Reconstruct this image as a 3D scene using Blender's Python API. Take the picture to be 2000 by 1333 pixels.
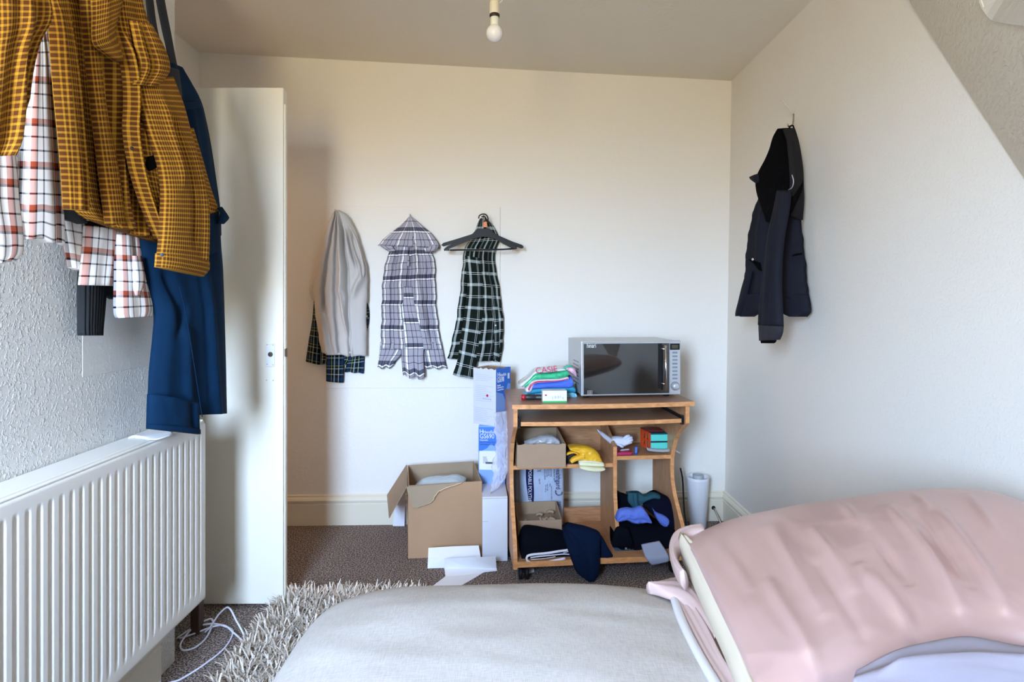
import bpy, bmesh, math, random
import numpy as np
from mathutils import Vector, Matrix

random.seed(7)
SC = bpy.context.scene
COL = SC.collection
for o in list(bpy.data.objects):
    bpy.data.objects.remove(o)

# ------------------------------------------------------------------ camera
FPX = 1111.0                      # focal length in pixels of a 2000 px frame
CAMZ = 1.18
TANP = 0.0
PITCH = math.atan(TANP)
HORIZON = 585.0
CY = HORIZON + FPX * TANP
cam = bpy.data.cameras.new('camera')
cam.sensor_width = 36.0
cam.lens = 36.0 * FPX / 2000.0
cam.shift_y = -(666.5 - CY) / 2000.0
cam.clip_start = 0.02
cam_o = bpy.data.objects.new('camera', cam)
COL.objects.link(cam_o)
cam_o.location = (0, 0, CAMZ)
cam_o.rotation_euler = (math.pi / 2 - PITCH, 0, 0)
SC.camera = cam_o

# ------------------------------------------------------------------ light
SC.view_settings.view_transform = 'Standard'
SC.view_settings.look = 'None'
SC.view_settings.gamma = 1.0
SC.view_settings.use_curve_mapping = False
SC.view_settings.exposure = 0.40
SC.cycles.use_denoising = True
SC.cycles.max_bounces = 10
SC.cycles.diffuse_bounces = 7
SC.cycles.glossy_bounces = 4
SC.cycles.transparent_max_bounces = 12
SC.cycles.caustics_reflective = False
SC.cycles.caustics_refractive = False
SC.cycles.sample_clamp_indirect = 6.0

SKY_GAIN = 62.0
W = bpy.data.worlds.new('daylight')
SC.world = W
W.use_nodes = True
nt = W.node_tree
nt.nodes.clear()
tc = nt.nodes.new('ShaderNodeTexCoord')
sx = nt.nodes.new('ShaderNodeSeparateXYZ')
mr = nt.nodes.new('ShaderNodeMapRange')
mr.inputs[1].default_value = -1
mr.inputs[2].default_value = 1
cr = nt.nodes.new('ShaderNodeValToRGB')
els = cr.color_ramp.elements
els[0].position = 0.0
els[0].color = (0.27, 0.215, 0.11, 1)         # sunlit ground and brickwork
els[1].position = 1.0
els[1].color = (0.50, 0.80, 1.30, 1)
e = els.new(0.47); e.color = (0.40, 0.325, 0.175, 1)
e = els.new(0.54); e.color = (0.86, 1.14, 1.52, 1)
bg = nt.nodes.new('ShaderNodeBackground')
bg.inputs[1].default_value = SKY_GAIN
ow = nt.nodes.new('ShaderNodeOutputWorld')
nt.links.new(tc.outputs['Generated'], sx.inputs[0])
nt.links.new(sx.outputs['Z'], mr.inputs[0])
nt.links.new(mr.outputs[0], cr.inputs[0])
nt.links.new(cr.outputs[0], bg.inputs[0])
nt.links.new(bg.outputs[0], ow.inputs[0])

WIN = (-1.02, -0.42, 0.85, 2.10)    # window opening in the wall behind the camera: x0, x1, z0, z1
HALL_W = 12.0                      # warm lamp in the hall behind the open door
YF = -0.75                         # inner face of the window wall


def portal(w):
    l = bpy.data.lights.new('window_daylight', 'AREA')
    l.shape = 'RECTANGLE'
    l.size = w[1] - w[0]
    l.size_y = w[3] - w[2]
    l.cycles.is_portal = True
    o = bpy.data.objects.new('window_daylight', l)
    COL.objects.link(o)
    o.location = ((w[0] + w[1]) / 2, YF - 0.14, (w[2] + w[3]) / 2)
    o.rotation_euler = (math.pi / 2, 0, 0)
    return o


# ------------------------------------------------------------------ helpers: tagging
def link(o, parent=None):
    COL.objects.link(o)
    if parent is not None:
        o.parent = parent
    return o


def tag(o, label=None, cat=None, group=None, kind=None):
    if label: o['label'] = label
    if cat: o['category'] = cat
    if group: o['group'] = group
    if kind: o['kind'] = kind
    return o


def thing(name, label, cat, loc=(0, 0, 0), group=None):
    # an Empty at the base of the thing (parts are built in world coordinates and re-seated)
    o = bpy.data.objects.new(name, None)
    o.empty_display_size = 0.05
    COL.objects.link(o)
    o.location = loc
    tag(o, label, cat, group)
    return o


def seat(o, parent):
    if parent is not None:
        o.parent = parent
        p = parent
        base = Vector((0, 0, 0))
        while p is not None:
            base += p.location
            p = p.parent
        # meshes are in world coordinates: keep them there
        o.location = -base
    return o


# ------------------------------------------------------------------ helpers: view rays (measured positions)
_cp, _sp = math.cos(PITCH), math.sin(PITCH)


def ray(px, py):
    px = np.asarray(px, float); py = np.asarray(py, float)
    cx = (px - 1000.0) / FPX
    cyy = -(py - CY) / FPX
    # camera axes: right=(1,0,0) forward=(0,cp,-sp) up=(0,sp,cp)
    return np.stack([cx, _cp + cyy * _sp, -_sp + cyy * _cp], -1)


ORG = np.array([0, 0, CAMZ])


def hit(px, py, P0, N):
    d = ray(px, py)
    N = np.asarray(N, float); P0 = np.asarray(P0, float)
    den = (d * N).sum(-1)
    num = ((P0 - ORG) * N).sum(-1)
    t = num / den
    return ORG + d * t[..., None] if np.ndim(t) else ORG + d * t


def at(px, py, D):
    return Vector(hit(px, py, (0, D, 0), (0, -1, 0)))


def atz(px, py, z):
    return Vector(hit(px, py, (0, 0, z), (0, 0, 1)))


# ------------------------------------------------------------------ helpers: materials
def lin(c):
    if isinstance(c, str):
        c = c.lstrip('#')
        c = [int(c[i:i + 2], 16) / 255 for i in (0, 2, 4)]
        return tuple(((x / 12.92) if x <= 0.04045 else ((x + 0.055) / 1.055) ** 2.4) for x in c)
    return tuple(c)


MATS = {}


def new_mat(name):
    m = bpy.data.materials.new(name)
    m.use_nodes = True
    n = m.node_tree
    return m, n, n.nodes['Principled BSDF']


def add_bump(n, b, scale, strength, dist=0.004, detail=4, coord='Object', stretch=None, kind='noise'):
    t = n.nodes.new('ShaderNodeTexCoord')
    v = t.outputs[coord]
    if stretch:
        mp = n.nodes.new('ShaderNodeMapping')
        mp.inputs['Scale'].default_value = stretch
        n.links.new(v, mp.inputs[0]); v = mp.outputs[0]
    if kind == 'noise':
        x = n.nodes.new('ShaderNodeTexNoise')
        x.inputs['Scale'].default_value = scale
        x.inputs['Detail'].default_value = detail
        out = x.outputs[0]
    else:
        x = n.nodes.new('ShaderNodeTexVoronoi')
        x.feature = 'SMOOTH_F1'
        x.inputs['Scale'].default_value = scale
        out = x.outputs[0]
    n.links.new(v, x.inputs['Vector'])
    bp = n.nodes.new('ShaderNodeBump')
    bp.inputs['Strength'].default_value = strength
    bp.inputs['Distance'].default_value = dist
    n.links.new(out, bp.inputs['Height'])
    n.links.new(bp.outputs[0], b.inputs['Normal'])
    return bp


def M(name, col, rough=0.6, bump=None, var=None, metal=0.0, spec=0.5, trans=0.0, alpha=1.0, sheen=0.0, ior=None, coat=0.0, stretch=None):
    if name in MATS:
        return MATS[name]
    m, n, b = new_mat(name)
    c = lin(col)
    b.inputs['Base Color'].default_value = (*c, 1)
    b.inputs['Roughness'].default_value = rough
    b.inputs['Metallic'].default_value = metal
    b.inputs['Specular IOR Level'].default_value = spec
    b.inputs['Transmission Weight'].default_value = trans
    b.inputs['Alpha'].default_value = alpha
    b.inputs['Sheen Weight'].default_value = sheen
    b.inputs['Coat Weight'].default_value = coat
    if ior: b.inputs['IOR'].default_value = ior
    if var:
        t = n.nodes.new('ShaderNodeTexCoord')
        x = n.nodes.new('ShaderNodeTexNoise')
        x.inputs['Scale'].default_value = var[0]
        x.inputs['Detail'].default_value = 5
        r = n.nodes.new('ShaderNodeValToRGB')
        r.color_ramp.elements[0].position = 0.3
        r.color_ramp.elements[1].position = 0.7
        lo = tuple(max(0, k * (1 - var[1])) for k in c)
        hi = tuple(min(1, k * (1 + var[1])) for k in c)
        r.color_ramp.elements[0].color = (*lo, 1)
        r.color_ramp.elements[1].color = (*hi, 1)
        v = t.outputs['Object']
        if stretch:
            mp = n.nodes.new('ShaderNodeMapping'); mp.inputs['Scale'].default_value = stretch
            n.links.new(v, mp.inputs[0]); v = mp.outputs[0]
        n.links.new(v, x.inputs['Vector'])
        n.links.new(x.outputs[0], r.inputs[0])
        n.links.new(r.outputs[0], b.inputs['Base Color'])
    if bump:
        add_bump(n, b, bump[0], bump[1], bump[2] if len(bump) > 2 else 0.003)
    MATS[name] = m
    return m


def plaid(name, base, pu, su, pv, sv, rough=0.85, basev=None, strong=0.0):
    """Woven check: su / sv are lists of (start, end, colour) in fractions of the repeats pu / pv (metres)."""
    if name in MATS:
        return MATS[name]
    m, n, b = new_mat(name)
    b.inputs['Roughness'].default_value = rough
    b.inputs['Specular IOR Level'].default_value = 0.2
    uv = n.nodes.new('ShaderNodeUVMap')
    s = n.nodes.new('ShaderNodeSeparateXYZ')
    n.links.new(uv.outputs[0], s.inputs[0])
    outs = []
    for k, (per, st, bs) in enumerate(((pu, su, base), (pv, sv, basev or base))):
        dv = n.nodes.new('ShaderNodeMath'); dv.operation = 'DIVIDE'
        dv.inputs[1].default_value = per
        fr = n.nodes.new('ShaderNodeMath'); fr.operation = 'FRACT'
        n.links.new(s.outputs[k], dv.inputs[0])
        n.links.new(dv.outputs[0], fr.inputs[0])
        r = n.nodes.new('ShaderNodeValToRGB')
        r.color_ramp.interpolation = 'CONSTANT'
        el = r.color_ramp.elements
        bl = lin(bs)
        stops = []
        pos = 0.0
        for a, z, c in st:
            if a > pos + 1e-4: stops.append((pos, bl))
            stops.append((a, lin(c)))
            pos = z
        if pos < 0.999: stops.append((pos, bl))
        el[0].position = stops[0][0]; el[0].color = (*stops[0][1], 1)
        el[1].position = stops[1][0]; el[1].color = (*stops[1][1], 1)
        for p_, c_ in stops[2:]:
            x = el.new(p_); x.color = (*c_, 1)
        n.links.new(fr.outputs[0], r.inputs[0])
        outs.append(r.outputs[0])
    mx = n.nodes.new('ShaderNodeMix'); mx.data_type = 'RGBA'
    mx.inputs['Factor'].default_value = 0.5
    n.links.new(outs[0], mx.inputs['A'])
    n.links.new(outs[1], mx.inputs['B'])
    if strong:
        mu = n.nodes.new('ShaderNodeMix'); mu.data_type = 'RGBA'; mu.blend_type = 'MULTIPLY'; mu.inputs['Factor'].default_value = 1.0
        dvd = n.nodes.new('ShaderNodeMix'); dvd.data_type = 'RGBA'; dvd.blend_type = 'DIVIDE'; dvd.inputs['Factor'].default_value = 1.0
        dvd.clamp_result = True
        n.links.new(outs[0], mu.inputs['A']); n.links.new(outs[1], mu.inputs['B'])
        n.links.new(mu.outputs['Result'], dvd.inputs['A']); dvd.inputs['B'].default_value = (*lin(base), 1)
        bl_ = n.nodes.new('ShaderNodeMix'); bl_.data_type = 'RGBA'; bl_.inputs['Factor'].default_value = strong
        n.links.new(mx.outputs['Result'], bl_.inputs['A']); n.links.new(dvd.outputs['Result'], bl_.inputs['B'])
        n.links.new(bl_.outputs['Result'], b.inputs['Base Color'])
    else:
        n.links.new(mx.outputs['Result'], b.inputs['Base Color'])
    add_bump(n, b, 900, 0.25, 0.001, coord='Object')
    MATS[name] = m
    return m


def film(name, col, opacity=0.25, rough=0.15):
    """thin crinkled plastic: mostly see-through, some gloss, some milky scatter"""
    if name in MATS:
        return MATS[name]
    m, n, b = new_mat(name)
    n.nodes.remove(b)
    out = [x for x in n.nodes if x.type == 'OUTPUT_MATERIAL'][0]
    tr = n.nodes.new('ShaderNodeBsdfTransparent')
    tr.inputs[0].default_value = (0.97, 0.97, 0.98, 1)
    gl = n.nodes.new('ShaderNodeBsdfPrincipled')
    gl.inputs['Base Color'].default_value = (*lin(col), 1)
    gl.inputs['Roughness'].default_value = rough
    add_bump(n, gl, 40, 0.6, 0.01)
    mx = n.nodes.new('ShaderNodeMixShader')
    mx.inputs[0].default_value = opacity
    n.links.new(tr.outputs[0], mx.inputs[1])
    n.links.new(gl.outputs[0], mx.inputs[2])
    n.links.new(mx.outputs[0], out.inputs[0])
    MATS[name] = m
    return m


# ------------------------------------------------------------------ helpers: meshes
def mesh_obj(name, verts, faces, mat, parent=None, smooth=False, uvs=None):
    me = bpy.data.meshes.new(name)
    me.from_pydata([tuple(v) for v in verts], [], faces)
    if smooth:
        me.polygons.foreach_set('use_smooth', [True] * len(me.polygons))
    if uvs is not None:
        ul = me.uv_layers.new(name='UVMap')
        li = np.zeros(len(me.loops), dtype=np.int32)
        me.loops.foreach_get('vertex_index', li)
        ul.data.foreach_set('uv', np.asarray(uvs, float)[li].ravel())
    if mat: me.materials.append(mat)
    me.update()
    o = bpy.data.objects.new(name, me)
    COL.objects.link(o)
    if parent is not None: seat(o, parent)
    return o


def bm_obj(name, bm, mat, parent=None, smooth=False):
    bmesh.ops.recalc_face_normals(bm, faces=bm.faces)
    me = bpy.data.meshes.new(name)
    bm.to_mesh(me)
    bm.free()
    if smooth:
        me.polygons.foreach_set('use_smooth', [True] * len(me.polygons))
    if mat: me.materials.append(mat)
    o = bpy.data.objects.new(name, me)
    COL.objects.link(o)
    if parent is not None: seat(o, parent)
    return o


class Frame:
    """a local frame: origin and three axes (x right, y away, z up)"""
    def __init__(s, o, yaw=0.0, x=None, y=None, z=None):
        s.o = Vector(o)
        s.x = Vector(x) if x is not None else Vector((math.cos(yaw), math.sin(yaw), 0))
        s.y = Vector(y) if y is not None else Vector((-math.sin(yaw), math.cos(yaw), 0))
        s.z = Vector(z) if z is not None else Vector((0, 0, 1))

    def p(s, a, b, c):
        return s.o + s.x * a + s.y * b + s.z * c

    def m(s):
        return Matrix(((s.x[0], s.y[0], s.z[0], s.o[0]), (s.x[1], s.y[1], s.z[1], s.o[1]), (s.x[2], s.y[2], s.z[2], s.o[2]), (0, 0, 0, 1)))


WORLD = Frame((0, 0, 0))


def bm_box(bm, fr, a, b, bevel=0.0, seg=1):
    vs = []
    for i in (0, 1):
        for j in (0, 1):
            for k in (0, 1):
                vs.append(bm.verts.new(fr.p((a, b)[i][0], (a, b)[j][1], (a, b)[k][2])))
    q = [(0, 1, 3, 2), (4, 6, 7, 5), (0, 4, 5, 1), (2, 3, 7, 6), (0, 2, 6, 4), (1, 5, 7, 3)]
    fs = [bm.faces.new([vs[t] for t in f]) for f in q]
    if bevel > 0:
        es = list({e for f in fs for e in f.edges})
        bmesh.ops.bevel(bm, geom=es, offset=bevel, segments=seg, affect='EDGES', profile=0.5)


def box(name, fr, a, b, mat, parent=None, bevel=0.0, seg=1):
    bm = bmesh.new()
    bm_box(bm, fr, a, b, bevel, seg)
    return bm_obj(name, bm, mat, parent)


def prism(name, pts, mat, thick, parent=None, normal=None, bevel=0.0):
    """closed polygon of 3-D points pushed by thick along normal"""
    pts = [Vector(p) for p in pts]
    bm = bmesh.new()
    if normal is None:
        normal = (pts[1] - pts[0]).cross(pts[2] - pts[0]).normalized()
    n = Vector(normal) * thick
    a = [bm.verts.new(p) for p in pts]
    b = [bm.verts.new(p + n) for p in pts]
    k = len(pts)
    bm.faces.new(a)
    bm.faces.new(b[::-1])
    for i in range(k):
        bm.faces.new((a[i], b[i], b[(i + 1) % k], a[(i + 1) % k]))
    if bevel:
        bmesh.ops.bevel(bm, geom=list(bm.edges), offset=bevel, segments=1, affect='EDGES')
    bmesh.ops.recalc_face_normals(bm, faces=bm.faces)
    bmesh.ops.triangulate(bm, faces=[f for f in bm.faces if len(f.verts) > 4])
    return bm_obj(name, bm, mat, parent)


def spline(P, n):
    P = np.asarray(P, float)
    k = len(P)
    if k < 3:
        t = np.linspace(0, 1, n)[:, None]
        return P[0] * (1 - t) + P[-1] * t
    d = np.r_[0, np.cumsum(np.maximum(1e-6, np.sqrt((np.diff(P, axis=0) ** 2).sum(1))))]
    return spline_t(P, d / d[-1], np.linspace(0, 1, n))


def spline_t(P, t, x):
    """Catmull-Rom (finite difference Hermite) through P at parameters t"""
    P = np.asarray(P, float); t = np.asarray(t, float)
    m = np.zeros_like(P)
    for i in range(len(P)):
        a, b = max(i - 1, 0), min(i + 1, len(P) - 1)
        m[i] = (P[b] - P[a]) / max(1e-9, t[b] - t[a])
    out = np.zeros((len(x), P.shape[1]))
    for j, v in enumerate(x):
        i = min(max(np.searchsorted(t, v) - 1, 0), len(t) - 2)
        h = t[i + 1] - t[i]
        s = (v - t[i]) / h
        out[j] = ((2 * s**3 - 3 * s**2 + 1) * P[i] + (s**3 - 2 * s**2 + s) * h * m[i]
                  + (-2 * s**3 + 3 * s**2) * P[i + 1] + (s**3 - s**2) * h * m[i + 1])
    return out


def bm_tube(bm, pts, r, seg=8, n=None, caps=True, radii=None):
    P = spline(pts, n) if n else np.asarray([tuple(p) for p in pts], float)
    rings = []
    prev = None
    for i in range(len(P)):
        a, b = P[max(i - 1, 0)], P[min(i + 1, len(P) - 1)]
        t = Vector(b - a).normalized()
        if prev is None:
            up = Vector((0, 0, 1)) if abs(t.z) < 0.9 else Vector((1, 0, 0))
            u = t.cross(up).normalized()
        else:
            u = (prev - t * prev.dot(t)).normalized()
        prev = u
        w = t.cross(u)
        rr = radii[i] if radii is not None else r
        rings.append([bm.verts.new(Vector(P[i]) + (u * math.cos(2 * math.pi * k / seg) + w * math.sin(2 * math.pi * k / seg)) * rr) for k in range(seg)])
    for A, B in zip(rings, rings[1:]):
        for k in range(seg):
            bm.faces.new((A[k], A[(k + 1) % seg], B[(k + 1) % seg], B[k]))
    if caps:
        bm.faces.new(rings[0][::-1]); bm.faces.new(rings[-1])


def tube(name, pts, r, mat, parent=None, seg=8, n=None):
    bm = bmesh.new()
    bm_tube(bm, pts, r, seg, n)
    return bm_obj(name, bm, mat, parent, smooth=True)


def lathe(name, prof, fr, mat, parent=None, seg=24, cap=(True, True), smooth=True):
    """profile (radius, height) turned about the frame's z"""
    bm = bmesh.new()
    rings = []
    for r, h in prof:
        rings.append([bm.verts.new(fr.p(r * math.cos(2 * math.pi * k / seg), r * math.sin(2 * math.pi * k / seg), h)) for k in range(seg)])
    for A, B in zip(rings, rings[1:]):
        for k in range(seg):
            bm.faces.new((A[k], A[(k + 1) % seg], B[(k + 1) % seg], B[k]))
    if cap[0]: bm.faces.new(rings[0][::-1])
    if cap[1]: bm.faces.new(rings[-1])
    return bm_obj(name, bm, mat, parent, smooth=smooth)


def lettering(name, body, size, fr, mat, parent=None, depth=0.0006, align='LEFT', squash=1.0):
    """raised flat print: frame x = reading direction, y = up of the letters, z = out of the surface"""
    cu = bpy.data.curves.new(name, 'FONT')
    cu.body = body
    cu.size = size
    cu.extrude = depth
    cu.align_x = align
    cu.space_character = 1.0
    cu.resolution_u = 3
    t = bpy.data.objects.new(name, cu)
    COL.objects.link(t)
    bpy.context.view_layer.update()
    dg = bpy.context.evaluated_depsgraph_get()
    me = bpy.data.meshes.new_from_object(t.evaluated_get(dg))
    bpy.data.objects.remove(t)
    bpy.data.curves.remove(cu)
    mt = fr.m() @ Matrix.Diagonal((squash, 1, 1, 1))
    me.transform(mt)
    me.materials.clear()
    me.materials.append(mat)
    o = bpy.data.objects.new(name, me)
    COL.objects.link(o)
    if parent is not None: seat(o, parent)
    return o


def _wav(U, V, rng, n, fu, fv):
    s = np.zeros_like(U)
    for k in range(n):
        a = rng.uniform(0.5, 1.0)
        s += a * np.sin(2 * np.pi * (rng.uniform(0.5, 1) * fu * U + rng.uniform(-1, 1) * fv * V + rng.uniform())
                        + 1.3 * np.sin(2 * np.pi * (rng.uniform(-.6, .6) * fu * U + rng.uniform(.3, 1) * fv * V + rng.uniform())))
    return s / n


def _ridge(U, V, rng, n, fu, fv):
    s = np.zeros_like(U)
    for k in range(n):
        w = np.sin(2 * np.pi * (rng.uniform(-1, 1) * fu * U + rng.uniform(-1, 1) * fv * V + rng.uniform())
                   + 1.6 * np.sin(2 * np.pi * (rng.uniform(-1, 1) * fu * .6 * U + rng.uniform(-1, 1) * fv * .6 * V + rng.uniform())))
        s += (1 - np.abs(w)) ** 2 * rng.uniform(0.5, 1)
    return s / n


def cloth(name, rungs, plane, mat, parent=None, nu=22, nv=36, bulge=0.015, folds=(), amp=0.004, fu=3.0, fv=0.6,
          crumple=0.0, cf=(3, 3), seed=1, edge=0.0, uvw=None, back=0.003, uv0=(0, 0), pw=3.0, rise=0.0, hem=0.0, fscale=1.0, lines=()):
    """A hanging or lying piece of fabric with real thickness. rungs: (xl, yl, xr, yr[, offL, offR]) measured on the photograph
    and carried onto the plane (point, normal) lifted by the offsets; folds: (u0, u1, v0, v1, width, height)."""
    rng = np.random.RandomState(seed)
    R = []
    for r in rungs:
        r = list(r)
        if len(r) == 4: r += [0.0, 0.0]
        if len(r) == 5: r += [r[4]]
        R.append(r)
    R = np.asarray(R, float)
    mid = (R[:, 0:2] + R[:, 2:4]) / 2
    d = np.r_[0, np.cumsum(np.maximum(1.0, np.sqrt((np.diff(mid, axis=0) ** 2).sum(1))))]
    tt = np.linspace(0, 1, nv + 1)
    S = spline_t(R, d / d[-1], tt)
    P0 = np.asarray(plane[0], float); N = np.asarray(plane[1], float); N = N / np.linalg.norm(N)
    u = np.linspace(0, 1, nu + 1)
    # denser near both edges
    u = 0.5 - 0.5 * np.cos(np.pi * u) * (0.35) - (0.5 - u) * 0.65 - 0.0
    u = (u - u[0]) / (u[-1] - u[0])
    U, V = np.meshgrid(u, tt)
    if edge > 0:
        S[:, 0] += edge * np.sin(2 * np.pi * (tt * 5 + rng.uniform())) + edge * .6 * np.sin(2 * np.pi * (tt * 11 + rng.uniform()))
        S[:, 2] += edge * np.sin(2 * np.pi * (tt * 4.3 + rng.uniform())) + edge * .6 * np.sin(2 * np.pi * (tt * 9 + rng.uniform()))
    PX = S[:, 0:1] * (1 - U) + S[:, 2:3] * U
    PY = S[:, 1:2] * (1 - U) + S[:, 3:4] * U
    if hem > 0:
        PY = PY + hem * np.sin(2 * np.pi * (U * 2.3 + rng.uniform())) * np.clip((V - 0.75) / 0.25, 0, 1)
    OF = S[:, 4:5] * (1 - U) + S[:, 5:6] * U
    d_ = ray(PX, PY)
    den = (d_ * N).sum(-1)
    t = (((P0 - ORG) * N).sum() + OF) / den
    X = ORG + d_ * t[..., None]
    prof = np.sqrt(np.clip(1 - np.abs(2 * U - 1) ** pw, 0, 1))
    disp = bulge * prof
    if rise:
        disp = disp * (1 - rise + rise * np.sin(np.pi * np.clip(V, 0, 1)) ** 0.6)
    ep = np.clip(prof, 0, 1) ** 0.7
    disp = disp + amp * _wav(U, V, rng, 4, fu, fv) * ep
    if crumple:
        disp = disp + crumple * _ridge(U, V, rng, 5, cf[0], cf[1]) * ep
    for (u0, u1, v0, v1, w, h) in folds:
        uc = u0 + (u1 - u0) * np.clip((V - v0) / max(1e-6, v1 - v0), 0, 1)
        env = np.clip((V - v0) / 0.08, 0, 1) * np.clip((v1 - V) / 0.08, 0, 1) if v1 < 0.999 else np.clip((V - v0) / 0.08, 0, 1)
        if v0 <= 0: env = np.clip((v1 - V) / 0.08, 0, 1) if v1 < 0.999 else 1.0
        disp = disp + h * fscale * np.exp(-((U - uc) / w) ** 2) * env
    for (ua, va, ub, vb, w, h) in lines:
        du, dv_ = ub - ua, vb - va
        q = np.clip(((U - ua) * du + (V - va) * dv_) / (du * du + dv_ * dv_), 0, 1)
        dist = np.hypot(U - ua - q * du, V - va - q * dv_)
        disp = disp + h * np.exp(-(dist / w) ** 2) * (0.35 + 0.65 * np.sin(np.pi * np.clip(q, 0.05, 0.95))) * ep
    disp = np.maximum(disp, -back * 0.5 * prof)
    FR = X + N * disp[..., None]
    BK = X - N * (back * prof)[..., None]
    # uv in metres
    wid = np.linalg.norm(X[:, -1] - X[:, 0], axis=-1)
    UW = uvw or wid.max() * 1.15
    cen = X[:, nu // 2]
    ln = np.r_[0, np.cumsum(np.linalg.norm(np.diff(cen, axis=0), axis=-1))]
    UVu = (U - 0.5) * UW + uv0[0] + 5
    UVv = np.repeat(ln[:, None], nu + 1, 1) + uv0[1] + 5
    nR = nu + 1
    verts = list(FR.reshape(-1, 3))
    uvs = list(np.stack([UVu, UVv], -1).reshape(-1, 2))
    base = len(verts)
    bi = np.zeros((nv + 1, nu + 1), int)
    k = base
    for j in range(nv + 1):
        bi[j, 0] = j * nR
        bi[j, nu] = j * nR + nu
        for i in range(1, nu):
            verts.append(BK[j, i]); uvs.append((UVu[j, i], UVv[j, i]))
            bi[j, i] = k; k += 1
    faces = []
    for j in range(nv):
        for i in range(nu):
            a = j * nR + i
            faces.append((a, a + nR, a + nR + 1, a + 1))
            faces.append((bi[j, i], bi[j, i + 1], bi[j + 1, i + 1], bi[j + 1, i]))
    for j in (0, nv):
        for i in range(nu):
            q = [j * nR + i, j * nR + i + 1, bi[j, i + 1], bi[j, i]]
            q = list(dict.fromkeys(int(x) for x in q))
            if len(q) >= 3:
                faces.append(tuple(q if j == 0 else q[::-1]))
    o = mesh_obj(name, verts, faces, mat, None, True, uvs)
    bm = bmesh.new(); bm.from_mesh(o.data)
    bmesh.ops.recalc_face_normals(bm, faces=bm.faces)
    bm.to_mesh(o.data); bm.free()
    if parent is not None: seat(o, parent)
    return o


def disc(name, c, n, r, mat, parent=None, h=0.002, seg=14):
    n = Vector(n).normalized()
    t = n.cross(Vector((0, 0, 1)))
    if t.length < 1e-3: t = Vector((1, 0, 0))
    t.normalize()
    fr = Frame(c, x=t, y=n.cross(t), z=n)
    return lathe(name, [(r, 0), (r, h * 0.7), (r * 0.85, h)], fr, mat, parent, seg=seg)

# ------------------------------------------------------------------ materials of the room
def wall_mat(name, col, chip=0.0, rough=0.7, spec=0.35, stretch=None, scale=60):
    m, n, b = new_mat(name)
    b.inputs['Base Color'].default_value = (*lin(col), 1)
    b.inputs['Roughness'].default_value = rough
    b.inputs['Specular IOR Level'].default_value = spec
    t = n.nodes.new('ShaderNodeTexCoord')
    v = t.outputs['Object']
    if stretch:
        mp = n.nodes.new('ShaderNodeMapping'); mp.inputs['Scale'].default_value = stretch
        n.links.new(v, mp.inputs[0]); v = mp.outputs[0]
    x = n.nodes.new('ShaderNodeTexNoise'); x.inputs['Scale'].default_value = scale; x.inputs['Detail'].default_value = 3
    x.inputs['Distortion'].default_value = 0.25
    r = n.nodes.new('ShaderNodeValToRGB')
    r.color_ramp.elements[0].position = 0.50; r.color_ramp.elements[1].position = 0.68
    n.links.new(v, x.inputs['Vector']); n.links.new(x.outputs[0], r.inputs[0])
    bp = n.nodes.new('ShaderNodeBump'); bp.inputs['Strength'].default_value = chip; bp.inputs['Distance'].default_value = 0.004
    n.links.new(r.outputs[0], bp.inputs['Height'])
    x2 = n.nodes.new('ShaderNodeTexNoise'); x2.inputs['Scale'].default_value = 5; x2.inputs['Detail'].default_value = 4
    bp2 = n.nodes.new('ShaderNodeBump'); bp2.inputs['Strength'].default_value = 0.12; bp2.inputs['Distance'].default_value = 0.01
    n.links.new(t.outputs['Object'], x2.inputs['Vector']); n.links.new(x2.outputs[0], bp2.inputs['Height'])
    n.links.new(bp2.outputs[0], bp.inputs['Normal'])
    n.links.new(bp.outputs[0], b.inputs['Normal'])
    return m


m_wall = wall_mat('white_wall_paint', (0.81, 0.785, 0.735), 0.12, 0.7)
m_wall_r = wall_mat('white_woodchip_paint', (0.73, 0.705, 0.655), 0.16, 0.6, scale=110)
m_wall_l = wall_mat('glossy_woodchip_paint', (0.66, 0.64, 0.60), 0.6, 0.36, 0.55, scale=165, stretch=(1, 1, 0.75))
m_patch = wall_mat('smooth_filler_paint', (0.66, 0.64, 0.60), 0.08, 0.45)
m_ceil = wall_mat('ceiling_paint', (0.74, 0.69, 0.60), 0.1, 0.85, 0.1)
m_slope = wall_mat('sloped_woodchip_paint', (0.68, 0.62, 0.51), 0.45, 0.5, 0.4, scale=55, stretch=(0.6, 0.6, 2.2))
m_gloss = M('white_gloss_paint', (0.80, 0.76, 0.66), 0.35, bump=(9, 0.06, 0.01))
m_skirt = M('cream_skirting_paint', (0.74, 0.69, 0.57), 0.35, bump=(12, 0.08, 0.01))
m_rad = M('white_radiator_enamel', (0.78, 0.755, 0.705), 0.38, spec=0.35)
m_dark = M('black_plastic', (0.008, 0.008, 0.009), 0.5, spec=0.25)
m_metal = M('dull_metal', (0.45, 0.42, 0.38), 0.35, metal=1.0)
m_chrome = M('chrome', (0.75, 0.75, 0.76), 0.12, metal=1.0)
m_white = M('white_plastic', (0.80, 0.80, 0.80), 0.35)


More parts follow.
